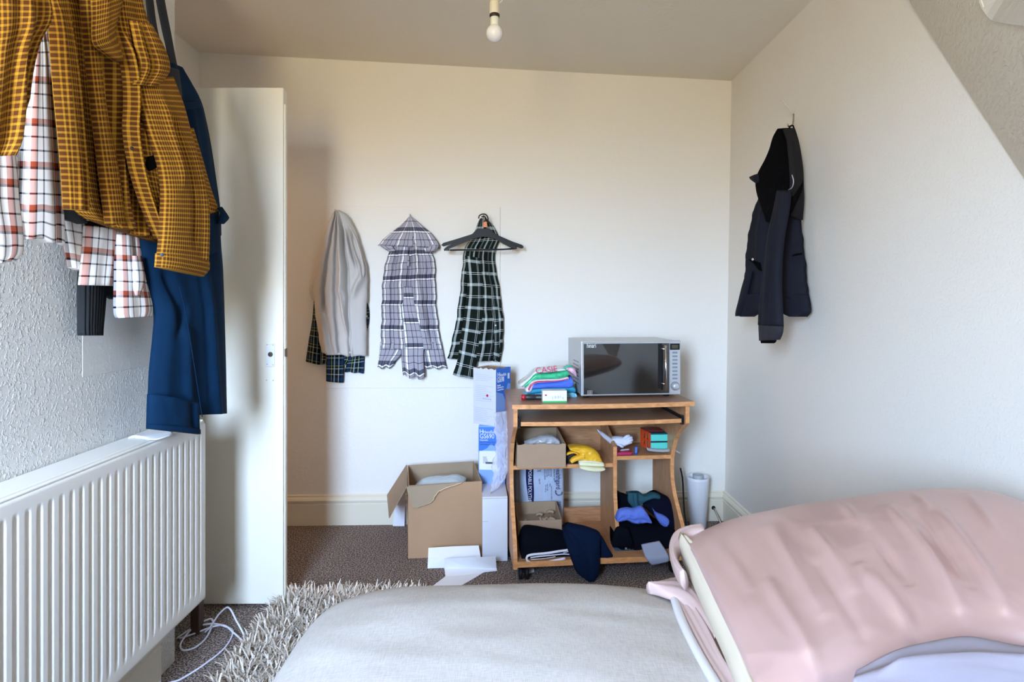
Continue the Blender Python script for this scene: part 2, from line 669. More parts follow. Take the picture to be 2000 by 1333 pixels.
def carpet_mat():
    m, n, b = new_mat('brown_flecked_carpet')
    b.inputs['Roughness'].default_value = 1.0
    b.inputs['Specular IOR Level'].default_value = 0.05
    t = n.nodes.new('ShaderNodeTexCoord')
    x = n.nodes.new('ShaderNodeTexNoise'); x.inputs['Scale'].default_value = 170; x.inputs['Detail'].default_value = 3
    x2 = n.nodes.new('ShaderNodeTexNoise'); x2.inputs['Scale'].default_value = 14; x2.inputs['Detail'].default_value = 3
    r = n.nodes.new('ShaderNodeValToRGB')
    e = r.color_ramp.elements
    e[0].position = 0.34; e[0].color = (0.055, 0.038, 0.033, 1)
    e[1].position = 0.66; e[1].color = (0.62, 0.51, 0.455, 1)
    q = e.new(0.5); q.color = (0.25, 0.195, 0.17, 1)
    mx = n.nodes.new('ShaderNodeMix'); mx.data_type = 'RGBA'; mx.blend_type = 'MULTIPLY'; mx.inputs['Factor'].default_value = 0.25
    n.links.new(t.outputs['Object'], x.inputs['Vector']); n.links.new(t.outputs['Object'], x2.inputs['Vector'])
    n.links.new(x.outputs[0], r.inputs[0])
    n.links.new(r.outputs[0], mx.inputs['A'])
    n.links.new(x2.outputs[0], mx.inputs['B'])
    n.links.new(mx.outputs['Result'], b.inputs['Base Color'])
    bp = n.nodes.new('ShaderNodeBump'); bp.inputs['Strength'].default_value = 1.0; bp.inputs['Distance'].default_value = 0.012
    n.links.new(x.outputs[0], bp.inputs['Height']); n.links.new(bp.outputs[0], b.inputs['Normal'])
    return m


m_carpet = carpet_mat()

# ------------------------------------------------------------------ the room
XL, XA, XR = -1.10, -1.63, 1.145      # chimney-side wall, alcove wall, right wall
YE = 1.855                            # where the left wall ends and the alcove begins
def yb(x): return 2.963 + (x + 1.63) * 0.0295   # face of the back wall
def zc(x): return 2.467 - (x + 1.63) * 0.0415   # underside of the ceiling
BWN = Vector((0.0295, -1, 0)).normalized()
BW = ((0, yb(0), 0), tuple(BWN))
LW = ((XL, 0, 0), (1, 0, 0))
RW = ((XR, 0, 0), (-1, 0, 0))


def struct(name, bm, mat):
    o = bm_obj(name, bm, mat)
    o['kind'] = 'structure'
    return o


bm = bmesh.new(); bm_box(bm, WORLD, (-1.85, YF - 0.2, -0.12), (1.40, 3.25, 0.0)); floor = struct('floor', bm, m_carpet)
bm = bmesh.new()
pts = [(-1.85, YF - 0.2), (1.40, YF - 0.2), (1.40, 3.25), (-1.85, 3.25)]
lo = [bm.verts.new((x, y, zc(x))) for x, y in pts]; hi = [bm.verts.new((x, y, 2.7)) for x, y in pts]
bm.faces.new(lo); bm.faces.new(hi[::-1])
for i in range(4): bm.faces.new((lo[i], hi[i], hi[(i + 1) % 4], lo[(i + 1) % 4]))
struct('ceiling', bm, m_ceil)


def wallblock(name, pts, mat, z0=0.0, z1=2.6):
    bm = bmesh.new()
    lo = [bm.verts.new((x, y, z0)) for x, y in pts]; hi = [bm.verts.new((x, y, z1)) for x, y in pts]
    bm.faces.new(lo); bm.faces.new(hi[::-1]); k = len(pts)
    for i in range(k): bm.faces.new((lo[i], hi[i], hi[(i + 1) % k], lo[(i + 1) % k]))
    return struct(name, bm, mat)


wallblock('wall_back', [(-1.85, yb(-1.85)), (1.40, yb(1.40)), (1.40, 3.25), (-1.85, 3.25)], m_wall)
bm = bmesh.new()                        # the right wall leans out a little towards its top
lo = [bm.verts.new((x, y, 0)) for x, y in ((XR - 0.008, YF - 0.2), (1.42, YF - 0.2), (1.42, 3.2), (XR - 0.008, 3.2))]
hi = [bm.verts.new((x, y, 2.6)) for x, y in ((XR + 0.034, YF - 0.2), (1.42, YF - 0.2), (1.42, 3.2), (XR + 0.034, 3.2))]
bm.faces.new(lo); bm.faces.new(hi[::-1])
for i in range(4): bm.faces.new((lo[i], hi[i], hi[(i + 1) % 4], lo[(i + 1) % 4]))
struct('wall_right', bm, m_wall_r)
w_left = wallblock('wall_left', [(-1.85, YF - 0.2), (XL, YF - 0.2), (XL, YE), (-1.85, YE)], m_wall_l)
bm = bmesh.new()
bm_box(bm, WORLD, (-1.85, YE, 0), (XA, 2.245, 2.6)); bm_box(bm, WORLD, (-1.85, 2.245, 1.99), (XA, 2.925, 2.6)); bm_box(bm, WORLD, (-1.85, 2.925, 0), (XA, 3.2, 2.6))
struct('wall_alcove', bm, m_wall)
# the hall behind the open door, with its warm lamp
bm = bmesh.new()
bm_box(bm, WORLD, (-3.0, 1.7, 0), (-2.95, 3.3, 2.5)); bm_box(bm, WORLD, (-3.0, 1.65, 0), (-1.85, 1.7, 2.5)); bm_box(bm, WORLD, (-3.0, 3.25, 0), (-1.85, 3.3, 2.5))
bm_box(bm, WORLD, (-3.0, 1.65, 2.5), (-1.85, 3.3, 2.55)); bm_box(bm, WORLD, (-3.0, 1.65, -0.12), (-1.85, 3.3, 0.0))
struct('wall_hall', bm, wall_mat('hall_cream_paint', (0.72, 0.60, 0.42), 0.05))
hl = bpy.data.lights.new('hall_lamp', 'POINT'); hl.energy = HALL_W; hl.color = (1.0, 0.66, 0.36); hl.shadow_soft_size = 0.08
hlo = bpy.data.objects.new('hall_lamp', hl); COL.objects.link(hlo); hlo.location = (-2.35, 2.55, 2.1)
# window wall with its two openings
bm = bmesh.new()
def wb(x0, x1, z0, z1): bm_box(bm, WORLD, (x0, YF - 0.15, z0), (x1, YF, z1))
wb(-1.85, WIN[0], 0, 2.6); wb(WIN[0], WIN[1], 0, WIN[2]); wb(WIN[0], WIN[1], WIN[3], 2.6)
wb(WIN[1], 1.40, 0, 2.6)
struct('wall_front', bm, m_wall)
for k, w in ((1, WIN),):
    bm = bmesh.new()
    y0, y1 = YF - 0.11, YF - 0.06
    t = 0.04
    bm_box(bm, WORLD, (w[0], y0, w[2]), (w[0] + t, y1, w[3])); bm_box(bm, WORLD, (w[1] - t, y0, w[2]), (w[1], y1, w[3]))
    bm_box(bm, WORLD, (w[0], y0, w[2]), (w[1], y1, w[2] + t)); bm_box(bm, WORLD, (w[0], y0, w[3] - t), (w[1], y1, w[3]))
    o = struct('window_%d' % k, bm, m_gloss)
    pane = box('pane', WORLD, (w[0] + t, YF - 0.09, w[2] + t), (w[1] - t, YF - 0.084, w[3] - t), film('window_pane_glass', (0.9, 0.9, 0.9), 0.03, 0.05), o)
    portal(w)

# smooth filled patch low on the left wall
def onl(px, py, off=0.0): return Vector(hit(px, py, (XL + off, 0, 0), (1, 0, 0)))
bm = bmesh.new()
a, b_ = onl(161, 640), onl(300, 640)
bm_box(bm, WORLD, (XL - 0.01, a.y, 0.98), (XL + 0.0007, YE - 0.002, 1.32), 0.0006)
o = bm_obj('plaster_patch', bm, m_patch); seat(o, w_left)

# sloping bulkhead on the right wall (underside of the stair / roof)
A = Vector(hit(1775, 0, RW[0], RW[1])); B = Vector(hit(2000, 345, RW[0], RW[1]))
dirE = (B - A).normalized()
A2 = A - dirE * ((zc(XR) - A.z) / -dirE.z + 0.05)
B2 = B + dirE * 0.9
Q2 = at(1933, 36, 1.16)
nS = (B - A).cross(Q2 - A).normalized()
def onS(px, py): return Vector(hit(px, py, tuple(A), tuple(nS)))
bm = bmesh.new()
poly = [A2, B2, onS(2500, 330), onS(2300, 95), onS(2100, 64), onS(2000, 49), onS(1960, 44), onS(1940, 39), onS(1930, 30), onS(1920, 15), onS(1912, -10), onS(1900, -60), onS(1880, -140)]
off = Vector((0.75, -0.35, 0.25))
f = [bm.verts.new(p) for p in poly]
g = [bm.verts.new(p + off) for p in poly]
bm.faces.new(f); bm.faces.new(g[::-1])
for i in range(len(f)): bm.faces.new((f[i], g[i], g[(i + 1) % len(f)], f[(i + 1) % len(f)]))
bmesh.ops.triangulate(bm, faces=[q for q in bm.faces if len(q.verts) > 4])
struct('wall_bulkhead', bm, m_slope)
# upright cheek above the bulkhead, closing it to the ceiling
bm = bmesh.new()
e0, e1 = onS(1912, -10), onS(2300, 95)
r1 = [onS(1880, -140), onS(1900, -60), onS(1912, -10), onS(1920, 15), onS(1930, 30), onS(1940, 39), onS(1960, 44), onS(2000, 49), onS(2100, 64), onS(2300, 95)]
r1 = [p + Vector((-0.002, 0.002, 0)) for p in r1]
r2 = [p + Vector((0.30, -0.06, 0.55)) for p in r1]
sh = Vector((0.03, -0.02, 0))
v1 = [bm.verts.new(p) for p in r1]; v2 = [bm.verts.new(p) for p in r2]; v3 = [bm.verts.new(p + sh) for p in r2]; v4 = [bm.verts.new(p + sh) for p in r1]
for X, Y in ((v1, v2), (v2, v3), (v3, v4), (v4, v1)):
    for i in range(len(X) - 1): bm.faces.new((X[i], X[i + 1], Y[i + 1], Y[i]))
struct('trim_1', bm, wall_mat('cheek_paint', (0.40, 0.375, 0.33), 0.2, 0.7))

# skirting boards: flat board, groove, rounded top moulding
SKP = [(0.0, 0.0), (0.018, 0.0), (0.018, 0.108), (0.013, 0.112), (0.013, 0.116), (0.020, 0.120), (0.022, 0.130), (0.016, 0.140), (0.010, 0.146), (0.010, 0.152), (0.004, 0.157), (0.0, 0.157)]
def skirting(name, p, q, nrm, z0=0.0):
    bm = bmesh.new()
    p, q, nrm = Vector(p), Vector(q), Vector(nrm)
    a = [bm.verts.new(p + nrm * d + Vector((0, 0, z0 + h))) for d, h in SKP]
    b = [bm.verts.new(q + nrm * d + Vector((0, 0, z0 + h))) for d, h in SKP]
    bm.faces.new(a); bm.faces.new(b[::-1])
    for i in range(len(a)): bm.faces.new((a[i], b[i], b[(i + 1) % len(a)], a[(i + 1) % len(a)]))
    return struct(name, bm, m_skirt)
skirting('baseboard_back', (XA, yb(XA), 0), (XR - 0.02, yb(XR - 0.02), 0), tuple(BWN))
skirting('baseboard_right', (XR - 0.005, 1.4, 0), (XR - 0.005, yb(XR), 0), (-1, 0, 0))
skirting('baseboard_left', (XL, 0.2, 0), (XL, YE - 0.1, 0), (1, 0, 0))

# the open door, seen flat on
DY = 2.178
pTL, pBR = at(553, 171, DY), at(555, 1182, DY)
dx1 = pTL.x
door = box('door_1', WORLD, (XA + 0.012, DY, 0.012), (dx1, DY + 0.040, pTL.z), m_gloss, None, 0.002)
door['kind'] = 'structure'
# rebated lipping on the leading edge
box('lipping', WORLD, (dx1 - 0.004, DY + 0.012, 0.03), (dx1 + 0.004, DY + 0.030, pTL.z - 0.06), m_gloss, door, 0.001)
lp0, lp1 = at(520, 717, DY), at(537, 671, DY)
plate = box('lock_plate', WORLD, (lp0.x, DY - 0.004, lp0.z), (lp1.x, DY + 0.001, lp1.z), M('painted_metal', (0.72, 0.73, 0.73), 0.3), door, 0.001)
c = at(529, 692.5, DY); disc('spindle_hole', c + Vector((0, -0.0038, 0)), (0, -1, 0), 0.0095, M('brown_hole', (0.05, 0.03, 0.02), 0.5), plate, 0.0012)
for px, py in ((523, 673.5), (534, 674), (523, 711.5), (534, 712.5)):
    disc('screw', at(px, py, DY) + Vector((0, -0.0038, 0)), (0, -1, 0), 0.0022, m_metal, plate, 0.001, 8)
for px, py in ((520.5, 743), (533.5, 743.5)):
    disc('screw_hole', at(px, py, DY) + Vector((0, 0.0002, 0)), (0, -1, 0), 0.0018, M('dark_hole', (0.1, 0.08, 0.07), 0.8), door, 0.0006, 8)
lat = at(556, 690, DY)
box('latch', WORLD, (dx1 - 0.001, DY + 0.012, lat.z - 0.017), (dx1 + 0.006, DY + 0.028, lat.z + 0.017), M('worn_brass', (0.20, 0.12, 0.06), 0.4, metal=0.6), door, 0.002)

# painted board with the coat hooks on the back wall
p0, p1 = Vector(hit(636, 403, *BW)), Vector(hit(977, 757, *BW))
frB = Frame((p0.x, yb(p0.x) - 0.001, p1.z), x=Vector((1, 0.0295, 0)).normalized(), y=-BWN)
board = box('hook_board', frB, (0, -0.0085, 0), (p1.x - p0.x, 0.0, p0.z - p1.z), m_wall, None, 0.001)
tag(board, 'thin white painted board on back wall behind the three hanging shirts', 'board')

# ------------------------------------------------------------------ radiator
RXF = -1.0
rz0, rz1 = hit(400, 1172.4, (RXF, 0, 0), (1, 0, 0))[2], hit(300, 866, (RXF, 0, 0), (1, 0, 0))[2]
rz0, rz1 = 0.200, 0.780
ry1 = 1.855; ry0 = 0.62
rad = thing('radiator', 'white ribbed panel radiator below the hanging clothes on left wall', 'radiator', (RXF - 0.04, 1.2, 0))
pitch = 0.0294
ny = int((ry1 - ry0) / 0.0025)
ys = np.linspace(ry0, ry1, ny)
zs = np.r_[np.linspace(rz0, rz0 + 0.012, 3), np.linspace(rz0 + 0.030, rz0 + 0.075, 7), np.linspace(rz0 + 0.11, rz1 - 0.10, 6), np.linspace(rz1 - 0.062, rz1 - 0.030, 7), np.linspace(rz1 - 0.010, rz1, 3)]
Yg, Zg = np.meshgrid(ys, zs)
ph = ((ry1 - 0.018 - Yg) / pitch) % 1.0
# a flat land with a pressed channel about half as wide
ch = np.clip((np.abs(ph - 0.5) - 0.07) / 0.15, 0, 1); ch = ch * ch * (3 - 2 * ch)      # 0 inside channel, 1 on land
inside = np.clip((Zg - (rz0 + 0.042)) / 0.022, 0, 1) * np.clip((rz1 - 0.036 - Zg) / 0.014, 0, 1)
inside = inside * ((Yg < ry1 - 0.018) & (Yg > ry0 + 0.01))
dep = -0.007 * (1 - ch) * inside
rnd = np.minimum(np.clip((Zg - rz0) / 0.010, 0, 1), np.clip((rz1 - Zg) / 0.008, 0, 1))
dep = dep - 0.008 * (1 - np.sqrt(1 - (1 - rnd) ** 2))
V = np.stack([RXF + dep, Yg, Zg], -1).reshape(-1, 3)
F = []
for j in range(len(zs) - 1):
    for i in range(ny - 1):
        a = j * ny + i
        F.append((a, a + 1, a + ny + 1, a + ny))
# close the sheet with a back face
bk = len(V)
V = list(V) + [(RXF - 0.016, ry0, rz0), (RXF - 0.016, ry1, rz0), (RXF - 0.016, ry1, rz1), (RXF - 0.016, ry0, rz1)]
F.append((bk, bk + 3, bk + 2, bk + 1))
fp = mesh_obj('front_panel', V, F, m_rad, rad, True)
box('side_panel', WORLD, (XL + 0.012, ry1 - 0.003, rz0 + 0.02), (RXF - 0.008, ry1 + 0.002, rz1 + 0.008), m_rad, rad, 0.001)
box('back_panel', WORLD, (XL + 0.012, ry0, rz0 + 0.005), (XL + 0.028, ry1 - 0.004, rz1 - 0.004), m_rad, rad, 0.002)
box('top_grille', WORLD, (XL + 0.004, ry0, rz1 - 0.002), (RXF - 0.014, ry1, rz1 + 0.008), m_rad, rad, 0.002)
box('top_lip', WORLD, (RXF - 0.014, ry0, rz1 - 0.001), (RXF - 0.003, ry1, rz1 + 0.003), m_rad, rad, 0.001)
# small brown wooden post under its far end
q = at(392, 1215, 1.95)
wq = atz(388, 1242, 0.0)
wp = box('wood_post', WORLD, (wq.x - 0.03, wq.y, 0.001), (wq.x, wq.y + 0.035, 0.12), M('dark_brown_wood', (0.055, 0.024, 0.012), 0.6), None, 0.002)
tag(wp, 'stub of dark brown wood on the carpet between radiator end and door', 'wood')
# crumpled white tag lying on the radiator top
pl = ((0, 0, rz1 + 0.009), (0, 0, 1))
o = cloth('paper_scrap', [(250, 857, 262, 853), (290, 846, 300, 860), (318, 842, 330, 853), (336, 846, 338, 849)], pl, M('white_paper', (0.78, 0.78, 0.80), 0.7), None, nu=10, nv=16, bulge=0.004, amp=0.003, back=0.0008, seed=4)
tag(o, 'small crumpled white paper scrap lying on the radiator top', 'paper')

# ------------------------------------------------------------------ pendant lamp
PD = 1.90
pc = at(966, 65, PD); rb = 16.6 / FPX * PD
px0 = pc.x
lampT = thing('pendant_light', 'bare white globe bulb hanging from the ceiling on a white holder', 'lamp', (px0, PD, zc(px0)))
frP = Frame((px0, PD, pc.z))
prof = []
for k in range(13):
    a = -math.pi / 2 + k / 12 * (math.pi * 0.86)
    prof.append((max(0.0006, rb * math.cos(a)), rb * math.sin(a)))
bulb = lathe('bulb', prof, frP, M('opal_bulb', (0.80, 0.79, 0.82), 0.25), lampT, 28)
zn = lambda y: at(966, y, PD).z - pc.z
lathe('bulb_neck', [(rb * 0.42, zn(54)), (rb * 0.50, zn(48)), (rb * 0.50, zn(34)), (rb * 0.40, zn(32.5))], frP, M('bulb_base_white', (0.76, 0.77, 0.70), 0.4), lampT)
lathe('ring', [(rb * 0.54, zn(34.5)), (rb * 0.60, zn(32)), (rb * 0.60, zn(28.5)), (rb * 0.5, zn(28))], frP, M('dark_ring', (0.02, 0.015, 0.01), 0.5), lampT)
hold = lathe('lamp_holder', [(rb * 0.56, zn(29)), (rb * 0.60, zn(27)), (rb * 0.58, zn(8)), (rb * 0.5, zn(0)), (rb * 0.5, zn(-12)), (rb * 0.22, zn(-22)), (rb * 0.2, zn(-30))], frP, M('cream_plastic', (0.74, 0.68, 0.55), 0.4), lampT)
tube('flex', [(px0, PD, pc.z + zn(-25)), (px0 + 0.002, PD, pc.z + zn(-60)), (px0, PD, zc(px0) - 0.02)], 0.0035, m_white, lampT, n=8)
lathe('ceiling_rose', [(0.04, -0.022), (0.042, -0.012), (0.05, 0.0)], Frame((px0, PD, zc(px0))), m_white, lampT)
tube('flex_tail', [Vector((px0 + rb * 0.6, PD, pc.z + zn(-2))), Vector((px0 + rb * 0.95, PD, pc.z + zn(0))), Vector((px0 + rb * 0.55, PD, pc.z + zn(6)))], 0.0016, m_white, lampT, n=6, seg=6)

# ------------------------------------------------------------------ desk
def wood(name, col, stretch):
    m, n, b = new_mat(name)
    b.inputs['Roughness'].default_value = 0.38
    b.inputs['Specular IOR Level'].default_value = 0.4
    t = n.nodes.new('ShaderNodeTexCoord')
    mp = n.nodes.new('ShaderNodeMapping'); mp.inputs['Scale'].default_value = stretch
    x = n.nodes.new('ShaderNodeTexNoise'); x.inputs['Scale'].default_value = 9; x.inputs['Detail'].default_value = 8; x.inputs['Distortion'].default_value = 1.2
    r = n.nodes.new('ShaderNodeValToRGB')
    c = lin(col)
    r.color_ramp.elements[0].position = 0.3; r.color_ramp.elements[0].color = (c[0] * .78, c[1] * .70, c[2] * .62, 1)
    r.color_ramp.elements[1].position = 0.7; r.color_ramp.elements[1].color = (min(1, c[0] * 1.12), c[1] * 1.12, c[2] * 1.12, 1)
    n.links.new(t.outputs['Object'], mp.inputs[0]); n.links.new(mp.outputs[0], x.inputs['Vector'])
    n.links.new(x.outputs[0], r.inputs[0]); n.links.new(r.outputs[0], b.inputs['Base Color'])
    return m


m_woodh = wood('beech_veneer_long', (0.46, 0.245, 0.125), (1, 9, 9))
m_woodv = wood('beech_veneer_upright', (0.46, 0.245, 0.125), (9, 9, 1))
m_woodtop = wood('worn_beech_top', (0.33, 0.19, 0.12), (1, 9, 9))
m_lip = wood('orange_beech_edge', (0.66, 0.32, 0.135), (2, 5, 5))
DK = Frame((0.0065, 2.362, 0.0), yaw=math.radians(5.5))
DW, DD, DT = 0.778, 0.415, 0.016
desk = thing('computer_desk', 'beech effect computer desk with curved side panels against back wall', 'desk', tuple(DK.p(DW / 2, DD / 2, 0)))


def dk(a, r, z): return DK.p(a, r, z)


# side panels with the scooped front edge
PROF = [(0.002, 0.055), (0.004, 0.10), (0.022, 0.15), (0.060, 0.20), (0.105, 0.25), (0.145, 0.30), (0.168, 0.35), (0.176, 0.40), (0.172, 0.45), (0.155, 0.50), (0.125, 0.55), (0.085, 0.59), (0.040, 0.622), (0.010, 0.640), (0.0, 0.65), (0.0, 0.723)]
def rfront(z):
    for (r0, z0), (r1, z1) in zip(PROF, PROF[1:]):
        if z0 <= z <= z1: return r0 + (r1 - r0) * (z - z0) / (z1 - z0)
    return 0.0
for a0 in (0.0, DW - 0.022 - DT):
    pts = [dk(a0, r + 0.004, z) for r, z in PROF] + [dk(a0, DD, 0.723), dk(a0, DD, 0.055)]
    sp_ = prism('side_panel', pts, m_woodv, DT, desk, DK.x)
    # orange edge banding
    bm = bmesh.new()
    for (r0, z0), (r1, z1) in zip(PROF, PROF[1:]):
        v = [bm.verts.new(dk(a0 + s, r + k, z)) for k in (0.0, 0.0045) for (s, r, z) in ((-0.0005, r0, z0), (DT + 0.0005, r0, z0), (DT + 0.0005, r1, z1), (-0.0005, r1, z1))]
        for q in ((0, 1, 2, 3), (4, 7, 6, 5), (0, 4, 5, 1), (1, 5, 6, 2), (2, 6, 7, 3), (3, 7, 4, 0)): bm.faces.new([v[t] for t in q])
    bm_obj('edge_banding', bm, m_lip, sp_)


def bowed(name, a0, a1, r0, r1, z0, z1, bow, mat, matlip, n=18):
    """board with a gently bowed front edge and an edge strip"""
    pts = []
    for k in range(n + 1):
        t = k / n
        pts.append((a0 + (a1 - a0) * t, r0 - bow * 4 * t * (1 - t)))
    o = prism(name, [dk(a, r + 0.004, z0) for a, r in pts] + [dk(a1, r1, z0), dk(a0, r1, z0)], mat, z1 - z0, desk, (0, 0, 1))
    bm = bmesh.new()
    for (a, r), (b, s) in zip(pts, pts[1:]):
        v = [bm.verts.new(dk(x, y, z)) for z in (z0 - 0.0004, z1 + 0.0004) for x, y in ((a, r), (b, s), (b, s + 0.006), (a, r + 0.006))]
        for q in ((0, 3, 2, 1), (4, 5, 6, 7), (0, 1, 5, 4), (1, 2, 6, 5), (2, 3, 7, 6), (3, 0, 4, 7)): bm.faces.new([v[t] for t in q])
    bm_obj('edge_banding', bm, matlip, o)
    return o


bowed('desk_top', -0.006, DW, -0.004, DD, 0.724, 0.742, 0.020, m_woodtop, m_lip)
bowed('keyboard_tray', 0.032, DW - 0.052, 0.012, 0.36, 0.650, 0.666, 0.016, m_woodtop, m_lip)
for a, b in ((DT, 0.030), (DW - 0.052, DW - 0.022 - DT)):
    box('drawer_runner', DK, (a, 0.016, 0.644), (b, 0.36, 0.676), m_dark, desk, 0.001)
    box('drawer_runner', DK, (a if a > 0.1 else a, 0.016, 0.640), (b, 0.030, 0.680), M('black_steel', (0.02, 0.02, 0.022), 0.4), desk, 0.001)
DV = 0.470
# divider from the bottom shelf up to the back panel, its top sloping forward
pts = [dk(DV, 0.145, 0.088), dk(DV, 0.172, 0.300), dk(DV, 0.172, 0.505), dk(DV, DD - 0.02, 0.600), dk(DV, DD, 0.600), dk(DV, DD, 0.088), ]
dv = prism('divider', [dk(DV, 0.10, 0.088), dk(DV, 0.150, 0.20), dk(DV, 0.170, 0.30), dk(DV, 0.170, 0.512), dk(DV, DD - 0.012, 0.612), dk(DV, DD - 0.012, 0.088)], m_woodv, DT, desk, DK.x)
prism('edge_banding', [dk(DV - 0.0005, 0.0955, 0.088), dk(DV - 0.0005, 0.1455, 0.20), dk(DV - 0.0005, 0.1655, 0.30), dk(DV - 0.0005, 0.1655, 0.513), dk(DV - 0.0005, 0.171, 0.513), dk(DV - 0.0005, 0.171, 0.30), dk(DV - 0.0005, 0.151, 0.20), dk(DV - 0.0005, 0.101, 0.088)], m_lip, DT + 0.001, dv, DK.x)
bowed('shelf', DT, DV, 0.172, DD - 0.012, 0.420, 0.436, 0.0, m_woodh, m_lip, 2)
bowed('shelf', DV + DT, DW - 0.022 - DT, 0.168, DD - 0.012, 0.452, 0.468, 0.0, m_woodh, m_lip, 2)
bowed('bottom_shelf', DT, DW - 0.022 - DT, 0.004, DD - 0.012, 0.062, 0.084, 0.0, m_woodh, m_lip, 2)
box('back_panel', DK, (DT, DD - 0.012, 0.420), (DW - 0.022 - DT, DD, 0.605), m_woodh, desk)
box('back_rail', DK, (DT, DD - 0.012, 0.084), (DW - 0.022 - DT, DD, 0.155), m_woodh, desk)
# castors
for a, r in ((0.045, 0.03), (DW - 0.075, 0.03), (0.045, DD - 0.05), (DW - 0.075, DD - 0.05)):
    cs = lathe('castor', [(0.012, 0.055), (0.020, 0.058), (0.020, 0.062)], Frame(DK.p(a, r, 0)), m_dark, desk, 12)
    for s in (-0.013, 0.013):
        lathe('wheel', [(0.010, -0.009), (0.024, -0.007), (0.026, 0.0), (0.024, 0.007), (0.010, 0.009)], Frame(DK.p(a + s, r, 0.027), x=DK.y, y=(0, 0, 1), z=DK.x), m_dark, cs, 16)
    tube('fork', [DK.p(a, r, 0.056), DK.p(a, r + 0.006, 0.04), DK.p(a, r, 0.027)], 0.007, m_dark, cs, 8, 6)

# ------------------------------------------------------------------ microwave
MWo = at(1135.5, 776.5, 2.497); MWo.z = 0.754
ya = math.radians(6.0)
MW = Frame((MWo.x, MWo.y, MWo.z), yaw=ya)
mw_w, mw_d, mw_h = 0.452, 0.305, 0.242
m_silver = M('silver_paint', (0.50, 0.53, 0.55), 0.34, metal=0.35)
m_silver2 = M('brushed_silver', (0.55, 0.57, 0.60), 0.30, metal=0.5)
m_glass = M('smoked_black_glass', (0.010, 0.009, 0.008), 0.04, spec=0.9, coat=0.6)
mw = thing('microwave', 'silver microwave oven with black glass door standing on the desk', 'microwave', tuple(MW.p(mw_w / 2, mw_d / 2, -0.012)))
body = box('body', MW, (0.004, 0.022, 0.0), (mw_w - 0.004, mw_d, mw_h - 0.004), m_silver, mw, 0.004, 2)
fx = lambda px: (px - 1133.5) / (1327.5 - 1133.5) * mw_w
fz = lambda py: (776.5 - py) / (776.5 - 669.5) * mw_h
front = box('front_frame', MW, (0, 0.0, 0), (mw_w, 0.024, mw_h), m_silver2, mw, 0.003, 2)
doorm = box('door', MW, (0.003, -0.010, 0.004), (fx(1304), 0.0, mw_h - 0.006), m_silver2, mw, 0.002)
box('door_glass', MW, (0.008, -0.0115, 0.009), (fx(1303), -0.0095, mw_h - 0.011), m_glass, doorm, 0.0006)
hd = tube('handle', [MW.p(fx(1292.5), -0.034, fz(767)), MW.p(fx(1292.5), -0.034, fz(678))], 0.0052, m_chrome, doorm, 12)
for py in (684, 752):
    tube('handle_post', [MW.p(fx(1284), -0.012, fz(py)), MW.p(fx(1292.5), -0.034, fz(py + 1.5))], 0.0035, m_chrome, hd, 8)
box('handle_recess', MW, (fx(1281), -0.0128, fz(763)), (fx(1288.5), -0.0112, fz(675)), m_dark, doorm)
m_print = M('white_print', (0.80, 0.80, 0.78), 0.5)
lettering('lettering', 'hinari', 0.0300, Frame(MW.p(fx(1142.5), -0.0117, fz(682)), x=MW.x, y=(0, 0, 1), z=-MW.y), m_print, doorm, 0.0003, squash=0.62)
# little cooking-power emblem: a framed double grid
bm = bmesh.new()
gx0, gx1, gz0, gz1 = fx(1144), fx(1153), fz(772), fz(765)
for k in range(4):
    z = gz0 + (gz1 - gz0) * k / 3
    bm_box(bm, MW, (gx0, -0.0121, z - 0.0006), (gx1, -0.0115, z + 0.0006))
for k in (0, 0.28, 0.56, 0.62, 1.0):
    x = gx0 + (gx1 - gx0) * k
    bm_box(bm, MW, (x - 0.0006, -0.0121, gz0), (x + 0.0006, -0.0115, gz1))
bm_obj('emblem', bm, M('grey_print', (0.35, 0.35, 0.33), 0.5), doorm)
ds = box('display', MW, (fx(1306.5), -0.002, fz(688)), (fx(1325.5), 0.001, fz(675.5)), m_dark, mw, 0.001)
box('display_glass', MW, (fx(1309.5), -0.0026, fz(685.5)), (fx(1322.5), -0.0018, fz(678)), M('olive_display', (0.06, 0.055, 0.03), 0.2), ds)
m_btn = M('grey_button', (0.20, 0.23, 0.26), 0.4)
for py in (693.5, 700.7, 708, 715.3, 722.6, 730, 737.4, 744.6):
    box('button', MW, (fx(1311), -0.003, fz(py + 1.7)), (fx(1321), 0.0, fz(py - 1.7)), m_btn, mw, 0.0012, 2)
kf = Frame(MW.p(fx(1316.5), 0.0, fz(759.5)), x=MW.x, y=(0, 0, 1), z=-MW.y)
kn = lathe('knob', [(0.0185, 0.0), (0.0185, 0.004), (0.0160, 0.006), (0.0145, 0.017), (0.0120, 0.019)], kf, m_silver2, mw, 28)
lathe('knob_ring', [(0.0192, -0.001), (0.0198, 0.002), (0.0186, 0.003)], kf, M('dark_grey_ring', (0.09, 0.10, 0.11), 0.4), kn, 28)
# vent holes on the left side
for i in range(7):
    for j in range(9):
        disc('vent_hole', MW.p(0.0042, 0.075 + j * 0.013 + (i % 2) * 0.006, 0.045 + i * 0.016), -MW.x, 0.0032, m_dark, body, 0.0006, 8)
for a in (0.03, mw_w - 0.05):
    for r in (0.045, mw_d - 0.04):
        lathe('foot', [(0.013, -0.012), (0.015, -0.006), (0.012, 0.001)], Frame(MW.p(a, r, 0)), m_dark, mw, 14)
# power lead hanging behind the desk
pts = [at(1329, 915, 2.86), at(1333, 935, 2.86), at(1335, 970, 2.85), at(1337, 1005, 2.80), at(1343, 1030, 2.72), at(1349, 1046, 2.56)]
lead = tube('power_lead', pts + [atz(1352, 1062, 0.004)], 0.0042, m_dark, None, 8, 30)
tag(lead, 'black power lead hanging down beside the right desk panel', 'cord')

